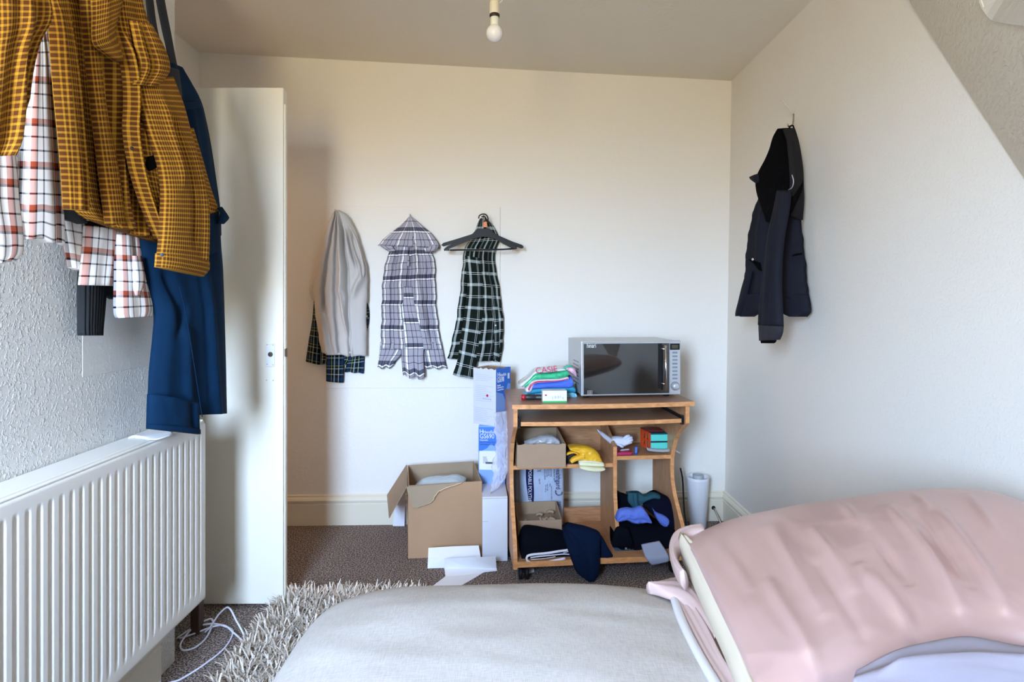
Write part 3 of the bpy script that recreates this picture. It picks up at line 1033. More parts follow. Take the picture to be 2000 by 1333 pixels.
# ------------------------------------------------------------------ on the desk top: cloth pack, marker pen, small box
DT_Z = 0.742
pk = thing('cloth_pack', 'clear plastic pack of folded green and blue cleaning cloths beside microwave', 'packet', tuple(at(1070, 778, 2.56)))
PKP = ((0, 2.56, 0), (0, -1, 0))
def pack(name, r, mat, **k): return cloth(name, r, PKP, mat, pk, **k)
mt = lambda n, c: M(n, c, 0.8, bump=(260, 0.4, 0.002))
pack('cloth', [(1022, 768, 1024, 781, -.03), (1040, 764, 1040, 781, -.03), (1080, 760, 1080, 781, -.03), (1110, 760, 1112, 781, -.03), (1120, 765, 1121, 779, -.03)], mt('pale_blue_cloth', (0.22, 0.55, 0.72)), nu=10, nv=30, bulge=0.05, amp=0.006, crumple=0.008, seed=3, back=0.10)
pack('cloth', [(1028, 756, 1030, 771, -.02), (1050, 752, 1050, 768, -.02), (1085, 750, 1086, 766, -.02), (1115, 749, 1118, 768, -.02), (1121, 754, 1123, 765, -.02)], mt('teal_cloth', (0.02, 0.27, 0.42)), nu=10, nv=30, bulge=0.05, amp=0.006, crumple=0.008, seed=5, back=0.10)
pack('cloth', [(1032, 748, 1034, 760, -.01), (1060, 744, 1060, 758, -.01), (1090, 741, 1090, 757, -.01), (1112, 734, 1114, 758, -.01), (1116, 736, 1118, 752, -.01)], mt('bright_blue_cloth', (0.06, 0.14, 0.62)), nu=10, nv=30, bulge=0.055, amp=0.004, crumple=0.008, seed=6, back=0.10)
m_pink = M('pale_pink_film', (0.70, 0.62, 0.66), 0.25)
m_grn = M('green_printed_film', (0.035, 0.42, 0.20), 0.22, var=(60, 0.35))
m_crim = M('crimson_printed_film', (0.50, 0.015, 0.10), 0.25)
pack('film_band', [(1024, 757, 1030, 766), (1030, 750, 1038, 765), (1038, 741, 1044, 750), (1060, 738, 1061, 746.5), (1090, 737, 1090, 744), (1108, 733, 1109, 741)], m_pink, nu=8, nv=30, bulge=0.05, seed=8, amp=0.002, back=0.06)
pack('film_stripe', [(1029, 757, 1034, 761), (1035, 747, 1040, 751), (1044, 741.5, 1046, 746.5), (1062, 740, 1062, 744.5), (1090, 739.5, 1090, 742.5), (1107, 735.5, 1107, 739.5)], m_crim, nu=6, nv=30, bulge=0.055, seed=9, amp=0.001, back=0.02)
gp = pack('film_top', [(1024, 748, 1026, 756, -.01), (1034, 738, 1037, 748, -.01), (1045, 728, 1046, 741, -.01), (1070, 727, 1070, 740, -.01), (1092, 724, 1092, 739, -.01), (1106, 720, 1110, 734, -.01)], m_grn, nu=8, nv=30, bulge=0.05, seed=10, amp=0.003, crumple=0.004, back=0.08)
tp = pack('film_crown', [(1012, 748, 1022, 755, -.02), (1030, 736, 1036, 740, -.02), (1045, 722, 1048, 729, -.02), (1070, 719, 1070, 727.5, -.02), (1090, 716.5, 1092, 725, -.02), (1100, 718, 1106, 722, -.02)], M('clear_grey_film', (0.60, 0.64, 0.66), 0.2), nu=8, nv=30, bulge=0.05, seed=11, amp=0.003, back=0.10)
pack('film_end', [(1103, 716, 1105, 722, -.01), (1112, 713, 1116, 730, -.01), (1120, 716, 1121, 735, -.01), (1123, 721, 1124, 736, -.01)], M('pink_white_film', (0.72, 0.42, 0.52), 0.22, var=(70, 0.5)), nu=8, nv=14, bulge=0.045, seed=12, amp=0.004, back=0.08)
pack('film_curl', [(1100, 718, 1103, 722, .02), (1106, 714.5, 1108, 718.5, .02), (1113, 713, 1113, 717, .02), (1119, 716, 1116, 719, .02)], M('green_film_edge', (0.03, 0.42, 0.26), 0.2), nu=6, nv=12, bulge=0.012, seed=13, amp=0.001)
fr = Frame(at(1046, 730, 2.503), x=Vector((1, 0.0, 0.10)).normalized(), y=Vector((-0.1, 0, 1)).normalized(), z=(0, -1, 0))
lettering('lettering', 'CASIE', 0.036, fr, m_crim, pk, 0.0004, squash=1.05)
pack('cloth', [(1108, 767, 1112, 775), (1114, 764, 1117, 771), (1120, 768, 1124, 768), (1122, 776, 1127, 773)], mt('pale_cyan_cloth', (0.25, 0.62, 0.78)), nu=8, nv=12, bulge=0.02, seed=14)

mp0, mp1 = at(1018, 772.5, 2.465), at(1062, 770.5, 2.465)
mk = thing('marker_pen', 'fat black marker pen with a red cap lying on desk', 'pen', tuple(mp0))
mz = DT_Z + 0.0135
frm = Frame((mp0.x, mp0.y, mz), x=(0, 1, 0), y=(0, 0, 1), z=(1, 0, 0))
lathe('cap', [(0.007, 0.0), (0.0125, 0.002), (0.0132, 0.008), (0.0132, 0.016), (0.0118, 0.018)], frm, M('red_plastic', (0.42, 0.01, 0.025), 0.3), mk, 18)
lathe('barrel', [(0.0115, 0.018), (0.0125, 0.022), (0.0125, 0.06), (0.0105, 0.062), (0.0125, 0.066), (0.0125, 0.13), (0.008, 0.135)], frm, M('black_barrel', (0.02, 0.02, 0.022), 0.45), mk, 18)

sb0 = at(1060, 783.5, 2.405); 
SBF = Frame((sb0.x, sb0.y, DT_Z + 0.0005), yaw=math.radians(3))
sb = thing('small_carton', 'small white carton with a green stripe standing on desk', 'box', tuple(SBF.p(0.05, 0.02, 0)))
sc_ = 2.405 / FPX
wS, hS = 47.5 * sc_, 23 * sc_
box('carton', SBF, (0, 0, 0), (wS, 0.045, hS), M('white_card', (0.78, 0.80, 0.80), 0.45), sb, 0.0008)
box('green_stripe', SBF, (0.0, -0.0006, 0.0), (wS, 0.0, hS * 0.14), M('bright_green_print', (0.03, 0.42, 0.10), 0.4), sb)
box('red_mark', SBF, (0.009, -0.0006, hS * 0.58), (0.0175, 0.0, hS * 0.69), M('dark_red_print', (0.32, 0.02, 0.06), 0.4), sb)
for k, (a, b_, z, h) in enumerate(((.010, .034, .42, .03), (.010, .028, .34, .02), (.040, .044, .26, .28), (.050, .058, .34, .22), (.062, .070, .34, .24), (.073, .078, .40, .18), (.082, .090, .34, .12), (.070, .095, .70, .02), (.084, .093, .24, .06))):
    box('print', SBF, (a, -0.0004, hS * z), (b_, 0.0, hS * (z + h)), M('pale_grey_print', (0.50, 0.51, 0.56), 0.5), sb)

# ------------------------------------------------------------------ desk shelves
def dplane(r): return (tuple(DK.p(0, r, 0)), tuple(-DK.y))
def dhit(px, py, r): return Vector(hit(px, py, *dplane(r)))
m_card = M('brown_cardboard', (0.37, 0.245, 0.155), 0.75, var=(7, 0.07))
m_cardin = M('cardboard_inside', (0.33, 0.235, 0.15), 0.8, var=(7, 0.07))
m_film = film('clear_bag_film', (0.80, 0.82, 0.84), 0.35, 0.12)


def carton(name, label, fr, w, d, h, t=0.004, zf=None, hl=None, group=None, torn=0):
    """open topped cardboard box: four walls and a base"""
    th = thing(name, label, 'box', tuple(fr.p(w / 2, d / 2, 0)), group)
    zf = zf or h
    n = 14
    rs = random.Random(len(label))
    pts = [fr.p(0, 0, 0)] + [fr.p(w, 0, 0)] + [fr.p(w * (1 - k / n), 0, zf + (rs.uniform(-torn, torn) if 0 < k < n else 0)) for k in range(n + 1)]
    prism('front_wall', pts, m_card, t, th, fr.y)
    prism('back_wall', [fr.p(0, d - t, 0), fr.p(w, d - t, 0), fr.p(w, d - t, h), fr.p(0, d - t, h)], m_cardin, t, th, fr.y)
    for a in (0, w - t):
        prism('side_wall', [fr.p(a, t, 0), fr.p(a, d - t, 0), fr.p(a, d - t, h), fr.p(a, t, zf)], m_card if a else m_cardin, t, th, fr.x)
    box('base', fr, (t, t, 0), (w - t, d - t, t), m_cardin, th)
    return th


p = dhit(1010, 916, 0.13); q = dhit(1105, 868, 0.13)
f1 = Frame((p.x, p.y, 0.4372), yaw=math.radians(5.5))
c1 = carton('cardboard_box', 'low open cardboard box holding clear plastic on upper left desk shelf', f1, (q - p).dot(f1.x), 0.22, 0.128, zf=0.104, torn=0.004)
hp = thing('plastic_bag', 'crumpled clear plastic bag inside the box on upper left shelf', 'bag', tuple(f1.p(0.1, 0.1, 0.06)))
cloth('film', [(1024, 862, 1026, 882, 0), (1040, 856, 1040, 882), (1060, 850, 1060, 882), (1078, 850, 1080, 882), (1092, 858, 1090, 882)], dplane(0.22), film('grey_bag_film', (0.62, 0.62, 0.64), 0.55, 0.08), hp, nu=12, nv=26, bulge=0.03, crumple=0.035, cf=(2, 4), seed=21, amp=0.01, back=0.03)

yg = thing('yellow_gloves', 'pair of yellow rubber gloves with cream cuffs on desk shelf', 'glove', tuple(dhit(1140, 912, 0.15)))
m_yel = M('yellow_rubber', (0.78, 0.42, 0.02), 0.42, bump=(40, 0.2, 0.004))
m_cream = M('cream_lining', (0.74, 0.70, 0.46), 0.7, bump=(60, 0.3, 0.003))
pl = dplane(0.17)
cloth('glove_hand', [(1110, 872, 1112, 878), (1125, 870, 1128, 886), (1140, 870, 1132, 896), (1155, 874, 1135, 905), (1168, 884, 1138, 912), (1176, 900, 1150, 908)], pl, m_yel, yg, nu=24, nv=36, bulge=0.03, amp=0.006, crumple=0.014, cf=(3,5), seed=31, back=0.05)
cloth('thumb', [(1112, 900, 1117, 905, .02), (1118, 893, 1123, 902, .02), (1128, 889, 1130, 899, .02), (1140, 886, 1142, 896, .02)], pl, m_yel, yg, nu=10, nv=12, bulge=0.018, amp=0.001, seed=32, back=0.01)
cloth('finger', [(1105, 886, 1106, 890, .0), (1113, 882, 1114, 887, .0), (1122, 882, 1122, 886, .0), (1130, 886, 1128, 890, .0)], pl, m_yel, yg, nu=8, nv=12, bulge=0.012, amp=0.001, seed=33, back=0.01)
cloth('cuff', [(1130, 900, 1131, 909, .02), (1140, 898, 1140, 910, .025), (1160, 899, 1160, 911, .025), (1176, 902, 1176, 911, .02), (1179, 905, 1179, 909, .02)], pl, m_cream, yg, nu=8, nv=20, bulge=0.02, amp=0.001, seed=34, folds=((.5, .5, 0, 1, .16, -.012),), back=0.04)
cloth('cuff', [(1131, 910, 1132, 915, .02), (1140, 910, 1141, 919, .03), (1160, 912, 1160, 922, .03), (1176, 912, 1176, 920, .02), (1180, 913, 1180, 917, .02)], pl, m_cream, yg, nu=8, nv=20, bulge=0.02, amp=0.001, seed=35, back=0.04)
bgl = cloth('black_glove', [(1104, 872, 1104, 914, -.01), (1110, 874, 1112, 912, -.01), (1120, 880, 1122, 908, -.01), (1132, 888, 1134, 905, -.01)], dplane(0.20), M('black_rubber', (0.012, 0.011, 0.012), 0.6), None, nu=12, nv=14, bulge=0.02, crumple=0.006, seed=36, back=0.03)
tag(bgl, 'black rubber glove tucked behind the yellow gloves on desk shelf', 'glove')

wg = thing('white_glove', 'white cotton glove lying with a long cuff on right desk shelf', 'glove', tuple(dhit(1210, 870, 0.22)))
m_wcl = M('white_cotton', (0.66, 0.66, 0.76), 0.85, bump=(300, 0.4, 0.001))
pl = dplane(0.24)
cloth('glove_cuff', [(1166, 838, 1168, 844, .07), (1175, 842, 1174, 852, .05), (1186, 850, 1184, 861, .03), (1198, 858, 1194, 869, .01), (1208, 862, 1204, 872, 0)], pl, m_wcl, wg, nu=10, nv=16, bulge=0.018, amp=0.002, seed=41, back=0.01)
cloth('glove_palm', [(1192, 854, 1196, 870), (1205, 852, 1205, 873), (1218, 853, 1217, 872), (1228, 856, 1225, 868), (1232, 860, 1229, 865)], pl, m_wcl, wg, nu=12, nv=18, bulge=0.03, amp=0.003, crumple=0.008, seed=42, back=0.03)
for k, (x0, y0, x1, y1) in enumerate(((1218, 858, 1229, 851.5), (1221, 862, 1234, 855), (1221, 866, 1235, 859.5), (1218, 869, 1233, 864), (1206, 870, 1216, 873))):
    tube('finger', [dhit(x0, y0, .225), dhit((x0 + x1) / 2, (y0 + y1) / 2 - .8, .205), dhit(x1, y1, .215)], 0.0078, m_wcl, wg, 8, 8)
ppl = dplane(0.20)
b1 = Frame(tuple(dhit(1199, 889, 0.175).xy) + (0.469,), yaw=math.radians(5.5))
rc = thing('red_packet', 'flat crimson packet lying at the front of right desk shelf', 'packet', tuple(b1.p(0.04, 0.02, 0)))
box('pouch', b1, (0, 0, 0), (0.085, 0.05, 0.014), M('crimson_card', (0.40, 0.015, 0.08), 0.5), rc, 0.004, 2)
box('flap_end', b1, (0.083, 0.008, 0.002), (0.092, 0.042, 0.012), M('red_card', (0.50, 0.03, 0.03), 0.5), rc, 0.003)
kn_ = thing('folding_knife', 'grey folding knife with dark red handle on crimson packet', 'tool', tuple(b1.p(0.03, 0.03, 0.016)))
box('blade', Frame(b1.p(0.015, 0.012, 0.0155), yaw=math.radians(20)), (0, 0, 0), (0.07, 0.012, 0.006), M('pale_grey_plastic', (0.50, 0.48, 0.46), 0.4), kn_, 0.002)
lathe('grip', [(0.004, 0), (0.011, 0.002), (0.012, 0.02), (0.006, 0.028)], Frame(b1.p(0.004, 0.012, 0.026), x=b1.y, y=(0, 0, 1), z=b1.x), M('maroon_plastic', (0.12, 0.01, 0.03), 0.35), kn_, 14)
box('pivot', b1, (0.022, 0.012, 0.0215), (0.034, 0.03, 0.038), M('navy_plastic', (0.02, 0.02, 0.08), 0.4), kn_, 0.003)
b2 = Frame(tuple(dhit(1239, 888, 0.18).xy) + (0.469,), yaw=math.radians(-8))
cl = thing('blue_clip', 'small blue plastic clip standing on the right desk shelf', 'clip', tuple(b2.p(0.007, 0.005, 0)))
box('clip_body', Frame(b2.o, x=b2.x, y=b2.y, z=Vector((0.10, 0.25, 0.96)).normalized()), (0, 0, 0), (0.014, 0.012, 0.038), M('blue_plastic', (0.01, 0.05, 0.28), 0.35), cl, 0.002)
box('clip_tooth', b2, (0.002, -0.003, 0.004), (0.012, 0.0, 0.010), M('blue_plastic', None), cl, 0.0008)
# plastic wrapped sponge pack: orange slotted tray, two turquoise sponge blocks
SPo = dhit(1271, 876, 0.215)
SP = Frame((SPo.x, SPo.y, 0.476), yaw=math.radians(4))
sk = 2.63 / FPX
spk = thing('sponge_pack', 'two turquoise sponges in an orange slotted tray on right shelf', 'sponge', tuple(SP.p(0.04, 0.05, 0)))
m_tur = M('turquoise_sponge', (0.10, 0.62, 0.52), 0.8, bump=(120, 0.5, 0.003))
for z0, z1 in ((0.004, 0.038), (0.044, 0.076)):
    box('sponge', SP, (0, 0, z0), (0.082, 0.11, z1), m_tur, spk, 0.004, 2)
    box('scourer', SP, (0.0, 0.001, z1 - 0.001), (0.081, 0.108, z1 + 0.005), M('dark_teal_scourer', (0.005, 0.05, 0.07), 0.9), spk, 0.001)
m_org = M('orange_plastic', (0.56, 0.055, 0.012), 0.4)
bm = bmesh.new()
TF = Frame(SP.p(-0.004, -0.004, -0.002), x=(-0.30, 0.95, 0.12), y=(1, 0, 0), z=(0, 0, 1))
TF = Frame(SP.p(-0.003, -0.002, 0.002), x=Vector((-0.42, 0.90, 0.10)).normalized(), y=SP.x, z=(0, 0, 1))
for a0, a1, z0, z1 in ((0, .012, 0, .082), (.026, .038, 0, .082), (.052, .070, 0, .082), (.012, .026, 0, .012), (.012, .026, .038, .046), (.012, .026, .07, .082), (.038, .052, 0, .012), (.038, .052, .034, .044), (.038, .052, .07, .082)):
    bm_box(bm, TF, (a0, -0.002, z0), (a1, 0.002, z1))
bm_obj('orange_tray', bm, m_org, spk)
box('tray_top', SP, (-0.02, 0.03, 0.083), (0.07, 0.10, 0.087), M('dark_red_tray', (0.22, 0.02, 0.02), 0.4), spk)
cloth('wrapper', [(1262, 874, 1264, 881), (1275, 876, 1278, 883), (1295, 877, 1296, 884), (1310, 876, 1312, 882), (1326, 882, 1328, 886)], dplane(0.20), film('shiny_wrapper_film', (0.55, 0.52, 0.55), 0.6, 0.06), spk, nu=8, nv=20, bulge=0.012, crumple=0.01, seed=51, back=0.004)

# lower left: box of packing chips, polythene bag behind, clothes
p = dhit(1011, 1042, 0.20); q = dhit(1097, 1016, 0.20)
f2 = Frame((p.x, p.y, 0.0850), yaw=math.radians(5.5))
h2 = at(1050, 1016, 2.58).z - 0.085
hb2 = at(1040, 983, 2.70).z - 0.085
c2 = carton('cardboard_box', 'open cardboard box of packing chips on the lower left desk shelf', f2, (q - p).dot(f2.x), 0.145, hb2, zf=h2)
rs = random.Random(5)
for k in range(8):
    o_ = f2.p(rs.uniform(0.02, 0.17), rs.uniform(0.02, 0.12), h2 - rs.uniform(0.004, 0.014))
    a = rs.uniform(0, 6.28)
    dd = Vector((math.cos(a), math.sin(a), rs.uniform(-.3, .3)))
    ch_ = tube('packing_chip', [o_ - dd * 0.016, o_ + Vector((0, 0, 0.006)), o_ + dd * 0.016], 0.007, M('tan_foam', (0.34, 0.24, 0.16), 0.8), None, 7, 7)
    tag(ch_, 'tan packing chip lying in the lower left cardboard box', 'packing chip', 'packing chips in the lower left box')
box('chip_bed', f2, (0.005, 0.005, 0.01), ((q - p).dot(f2.x) - 0.005, 0.140, h2 - 0.022), m_cardin, c2)

pb = thing('polythene_bag', 'printed clear polythene bag of disposable items standing behind lower left shelf', 'bag', tuple(dhit(1050, 1000, 0.365)))
m_poly = M('pale_polythene', (0.46, 0.53, 0.68), 0.12, bump=(14, 0.35, 0.02), spec=0.7)
PBP = dplane(0.396)
cloth('bag_body', [(1004, 912, 1100, 912), (1004, 950, 1101, 950), (1005, 985, 1101, 985), (1006, 1025, 1100, 1025)], PBP, m_poly, pb, nu=26, nv=26, bulge=0.020, amp=0.003, crumple=0.003, cf=(2, 2), seed=61, back=0.004)
m_navyp = M('navy_print', (0.008, 0.010, 0.07), 0.3)
cloth('navy_band', [(1027, 912, 1041.5, 912, .026), (1027.5, 940, 1041.5, 940, .026), (1030, 960, 1042.5, 960, .026), (1033.5, 985, 1042, 985, .026)], PBP, m_navyp, pb, nu=6, nv=16, bulge=0.001, amp=0.0, seed=62, back=0.0005)
dn = (0, 0, -1)
def vert(px, py, r): return Frame(dhit(px, py, r), x=Vector(dn), y=DK.x, z=-DK.y)
m_wp = M('white_print_ink', (0.75, 0.76, 0.80), 0.4)
m_np = M('dark_blue_ink', (0.03, 0.04, 0.14), 0.4)
m_gp = M('grey_blue_ink', (0.16, 0.19, 0.30), 0.4)
lettering('lettering', 'DISPOSABLE POLYTHENE', 0.0235, vert(1032, 906, 0.368), m_wp, pb, 0.0003, squash=0.80)
lettering('lettering', 'healthgard', 0.032, vert(1086, 913, 0.368), m_np, pb, 0.0003, squash=0.80)
lettering('lettering', 'Protection for', 0.014, vert(1081, 913, 0.368), m_gp, pb, 0.0003, squash=0.8)
lettering('lettering', 'CE', 0.022, vert(1050, 914, 0.368), m_gp, pb, 0.0003, squash=0.8)
lettering('lettering', 'size M', 0.012, vert(1052, 936, 0.368), m_gp, pb, 0.0003, squash=0.8)
for px, py, s in ((1063, 914, 'Disposable polythene'), (1067, 914, 'aprons on a roll'), (1071, 914, 'single use only'), (1075, 914, 'dispose of safely'), (1064, 948, '69 x 107 cm'), (1068, 946, 'pack of 100'), (1073, 945, 'white'), (1076, 950, 'keep away from children')):
    lettering('lettering', s, 0.0095, vert(px, py, 0.368), m_gp, pb, 0.0003, squash=0.72)
lettering('lettering', 'REF', 0.016, vert(1089, 981, 0.369), m_np, pb, 0.0003, squash=0.9)
# smile-shaped arc of the printed emblem
bm = bmesh.new()
bm_tube(bm, [dhit(1084.8 + 6.3 - 6.3 * math.cos(a), 961 + 6.8 * math.sin(a), 0.3675) for a in np.linspace(-0.35, math.pi * 0.98, 16)], 0.0021, 6)
bm_obj('emblem_arc', bm, m_np, pb)
bm = bmesh.new()
bm_tube(bm, [dhit(x, y, 0.3685) for x, y in ((1088, 979.5), (1094.5, 979.5), (1094.5, 994), (1088, 994), (1088, 979.5))], 0.0009, 5)
bm_obj('frame_print', bm, m_np, pb)

m_blk = M('black_jersey', (0.003, 0.004, 0.008), 0.95, bump=(120, 0.3, 0.002), spec=0.06)
m_navy = M('navy_jersey', (0.003, 0.009, 0.030), 0.9, bump=(150, 0.3, 0.002), spec=0.08)
tr = thing('track_trousers', 'folded black track trousers with white stripes on the bottom shelf', 'trousers', tuple(dhit(1060, 1098, 0.06)))
pl = dplane(0.05)
cloth('folded_legs', [(1014, 1052, 1018, 1094, -.08, .0), (1022, 1030, 1030, 1096, -.08, .0), (1042, 1029, 1050, 1095, -.08, .0), (1070, 1034, 1075, 1094, -.08, .0), (1098, 1038, 1100, 1093, -.08, .0), (1112, 1045, 1114, 1092, -.06, 0)], pl, m_blk, tr, nu=20, nv=26, bulge=0.035, amp=0.004, seed=71, folds=((.35, .4, 0, 1, .05, -.008), (.6, .55, 0, 1, .05, .006), (.78, .78, .2, 1, .03, -.01)), back=0.06)
m_stripe = M('white_stripe', (0.72, 0.73, 0.82), 0.7)
for k, pts in enumerate(([(1119, 1074), (1095, 1077), (1070, 1081), (1040, 1084), (1030, 1087), (1028.5, 1093), (1033, 1098), (1045, 1099.5), (1070, 1097.5), (1090, 1094), (1104, 1091)],
                         [(1118, 1084), (1100, 1083), (1080, 1085), (1050, 1088), (1036, 1090)], [(1117, 1077), (1100, 1080.5)], [(1037, 1094), (1060, 1092), (1085, 1088)])):
    bm = bmesh.new()
    P = spline([tuple(dhit(x, y, 0.010)) for x, y in pts], 40)
    w = 0.0052 if k == 0 else 0.0026 if k == 1 else 0.0015
    bm_tube(bm, P, w, 6)
    bm_obj('side_stripe', bm, m_stripe, tr, True)
nv = thing('navy_sweater', 'navy sweater draped over front edge of the bottom desk shelf', 'sweater', tuple(dhit(1145, 1100, 0.02)))
pl = dplane(0.03)
cloth('body', [(1098, 1030, 1112, 1022, -.05, -.05), (1099, 1044, 1150, 1030, -.03, -.03), (1103, 1060, 1172, 1042, -.01, -.02), (1110, 1078, 1172, 1072, .03, .02), (1118, 1100, 1172, 1095, .04, .035), (1126, 1118, 1171, 1118, .04, .04), (1142, 1129, 1160, 1130, .04, .04)], pl, m_navy, nv, nu=20, nv=30, bulge=0.035, amp=0.004, seed=75, folds=((.2, .3, 0, .6, .08, .012), (.6, .5, .2, 1, .1, -.006)), back=0.02)
cloth('sleeve', [(1160, 1040, 1166, 1036, -.03), (1164, 1066, 1178, 1052, -.02), (1168, 1090, 1190, 1074, 0), (1172, 1092, 1197, 1085, 0)], pl, m_navy, nv, nu=12, nv=16, bulge=0.02, amp=0.003, seed=76, back=0.01)

# lower right pile
def pile(name, label, cat, parts, loc):
    t = thing(name, label, cat, loc)
    for (nm, r, rr, mat, kw) in parts:
        cloth(nm, r, dplane(rr), mat, t, **kw)
    return t
loc0 = tuple(dhit(1260, 1075, 0.12))
pile('black_trousers', 'pile of black trousers heaped on the lower right desk shelf', 'trousers',
     [('heap', [(1198, 1020, 1198, 1076, -.06, .02), (1205, 1014, 1203, 1080, -.06, .03), (1240, 1018, 1240, 1075, -.05, .03), (1280, 1022, 1280, 1068, -.05, .03), (1305, 1015, 1300, 1080, -.05, .03), (1322, 1025, 1318, 1075, -.05, .02)], 0.13, m_blk, dict(nu=18, nv=26, bulge=0.05, crumple=0.014, seed=81, back=0.06)),
      ('fold', [(1194, 1060, 1196, 1068, .03), (1204, 1030, 1225, 1070, .03), (1225, 1030, 1238, 1070, .02)], 0.10, m_blk, dict(nu=14, nv=14, bulge=0.02, crumple=0.006, seed=82))], loc0)
pile('black_strap_top', 'black strappy top hanging at back of lower right shelf', 'top',
     [('body', [(1196, 952, 1199, 951), (1198, 962, 1212, 963), (1198, 980, 1240, 972), (1198, 1005, 1260, 1000), (1199, 1020, 1290, 1020)], 0.26, m_blk, dict(nu=16, nv=20, bulge=0.03, crumple=0.01, seed=83, back=0.03))], loc0)
pile('dark_hoodie', 'very dark navy hoodie bunched against the right side of lower shelf', 'hoodie',
     [('body', [(1258, 975, 1284, 960, -.03), (1255, 985, 1316, 978, 0), (1268, 1000, 1328, 1000, .02), (1285, 1015, 1334, 1018, .03), (1295, 1035, 1330, 1026, .03), (1300, 1060, 1326, 1045, .02), (1308, 1078, 1322, 1070, .02)], 0.20, M('very_dark_navy', (0.004, 0.005, 0.015), 0.95, spec=0.06), dict(nu=18, nv=26, bulge=0.04, crumple=0.012, seed=84, back=0.04))], loc0)
pile('teal_top', 'dark teal ribbed top lying over the clothes on lower right shelf', 'top',
     [('body', [(1224, 962, 1226, 968), (1238, 959, 1236, 985), (1248, 960, 1246, 990), (1256, 966, 1250, 984), (1275, 962, 1270, 974), (1288, 966, 1284, 974)], 0.19, M('dark_teal_jersey', (0.006, 0.060, 0.085), 0.75), dict(nu=14, nv=22, bulge=0.025, crumple=0.008, seed=85, back=0.02)),
      ('tail', [(1226, 962, 1246, 962), (1226, 980, 1248, 982), (1238, 995, 1250, 996), (1244, 1000, 1250, 1001)], 0.17, M('dark_teal_jersey', None), dict(nu=12, nv=14, bulge=0.016, crumple=0.004, seed=86, folds=((.3, .5, 0, 1, .06, .006), (.7, .7, 0, 1, .06, .006))))], loc0)
m_blue = M('cornflower_cotton', (0.10, 0.17, 0.60), 0.8, bump=(260, 0.3, 0.001))
pile('blue_cloth', 'cornflower blue cloth crumpled on the black trousers in right compartment', 'cloth',
     [('body', [(1201, 1012, 1203, 1016), (1207, 996, 1210, 1018), (1222, 991, 1222, 1016), (1236, 992, 1236, 1022), (1252, 988, 1252, 1022), (1262, 1000, 1262, 1020), (1269, 1014, 1268, 1019)], 0.135, m_blue, dict(nu=16, nv=26, bulge=0.03, crumple=0.02, cf=(2, 4), seed=87, back=0.01))], loc0)
pile('blue_cloth', 'smaller wedge of blue cloth poking out beside the dark hoodie', 'cloth',
     [('body', [(1273, 993, 1275, 994), (1282, 1000, 1279, 1008), (1296, 1006, 1287, 1022), (1306, 1014, 1294, 1028), (1305, 1020, 1298, 1028)], 0.135, m_blue, dict(nu=12, nv=16, bulge=0.02, crumple=0.012, seed=88))], loc0)
pile('grey_cloth', 'light grey cloth hanging over front edge of the bottom shelf', 'cloth',
     [('body', [(1252, 1064, 1288, 1057, .075), (1256, 1078, 1300, 1074, .105), (1262, 1092, 1307, 1088, .128), (1272, 1105, 1306, 1097, .128)], 0.105, M('light_grey_cotton', (0.30, 0.33, 0.44), 0.8, bump=(120, 0.3, 0.002)), dict(nu=12, nv=14, bulge=0.004, amp=0.002, crumple=0.002, seed=89))], loc0)
pile('folded_jeans', 'folded slate blue jeans under the pile in lower right shelf', 'jeans',
     [('fold', [(1199, 1066, 1200, 1078, .0), (1210, 1068, 1212, 1081, .0), (1240, 1064, 1240, 1080, 0), (1262, 1066, 1262, 1079, 0)], 0.09, M('slate_denim', (0.035, 0.065, 0.12), 0.85), dict(nu=10, nv=18, bulge=0.02, amp=0.002, seed=90, back=0.06)),
      ('label_tab', [(1220, 1063, 1224, 1063, .028), (1221, 1074, 1225, 1074, .028)], 0.09, M('grey_tab', (0.25, 0.27, 0.27), 0.6), dict(nu=4, nv=4, bulge=0.001, amp=0))], loc0)
# scrap under the desk
sc1 = cloth('fabric_scrap', [(1020, 1118, 1022, 1122), (1030, 1112, 1032, 1122), (1042, 1112, 1044, 1118)], ((0, 0, 0.004), (0, 0, 1)), M('pale_scrap', (0.5, 0.5, 0.5), 0.8), None, nu=6, nv=10, bulge=0.008, amp=0.003, seed=91)
tag(sc1, 'small pale fabric scrap on the carpet by the desk castor', 'scrap')

# ------------------------------------------------------------------ left of the desk: big carton
G = Frame((-0.472, 2.585, 0.001), x=Vector((0.995, 0.085, 0)).normalized(), y=Vector((-0.19, 0.98, 0)).normalized())
gw, gd, gh, gt = 0.335, 0.305, 0.337, 0.005
big = thing('cardboard_box', 'large open cardboard box with torn flap on floor against back wall', 'box', tuple(G.p(gw / 2, gd / 2, 0)))
m_bigcard = M('tan_cardboard', (0.41, 0.245, 0.135), 0.75, var=(5, 0.06))
m_bigin = M('grey_brown_cardboard_inside', (0.34, 0.25, 0.165), 0.8, var=(5, 0.06))
prism('front_wall', [G.p(0, 0, 0), G.p(gw, 0, 0), G.p(gw, 0, gh + 0.006), G.p(0, 0, gh - 0.006)], m_bigcard, gt, big, G.y)
prism('back_wall', [G.p(0, gd - gt, 0), G.p(gw, gd - gt, 0), G.p(gw, gd - gt, gh + 0.012), G.p(0, gd - gt, gh)], m_bigin, gt, big, G.y)
prism('side_wall', [G.p(0, gt, 0), G.p(0, gd - gt, 0), G.p(0, gd - gt, gh), G.p(0, gt, gh - 0.006)], m_bigcard, gt, big, G.x)
prism('side_wall', [G.p(gw - gt, gt, 0), G.p(gw - gt, gd - gt, 0), G.p(gw - gt, gd - gt, gh + 0.012), G.p(gw - gt, gt, gh + 0.006)], m_bigin, gt, big, G.x)
box('base', G, (gt, gt, 0), (gw - gt, gd - gt, gt), m_bigin, big)
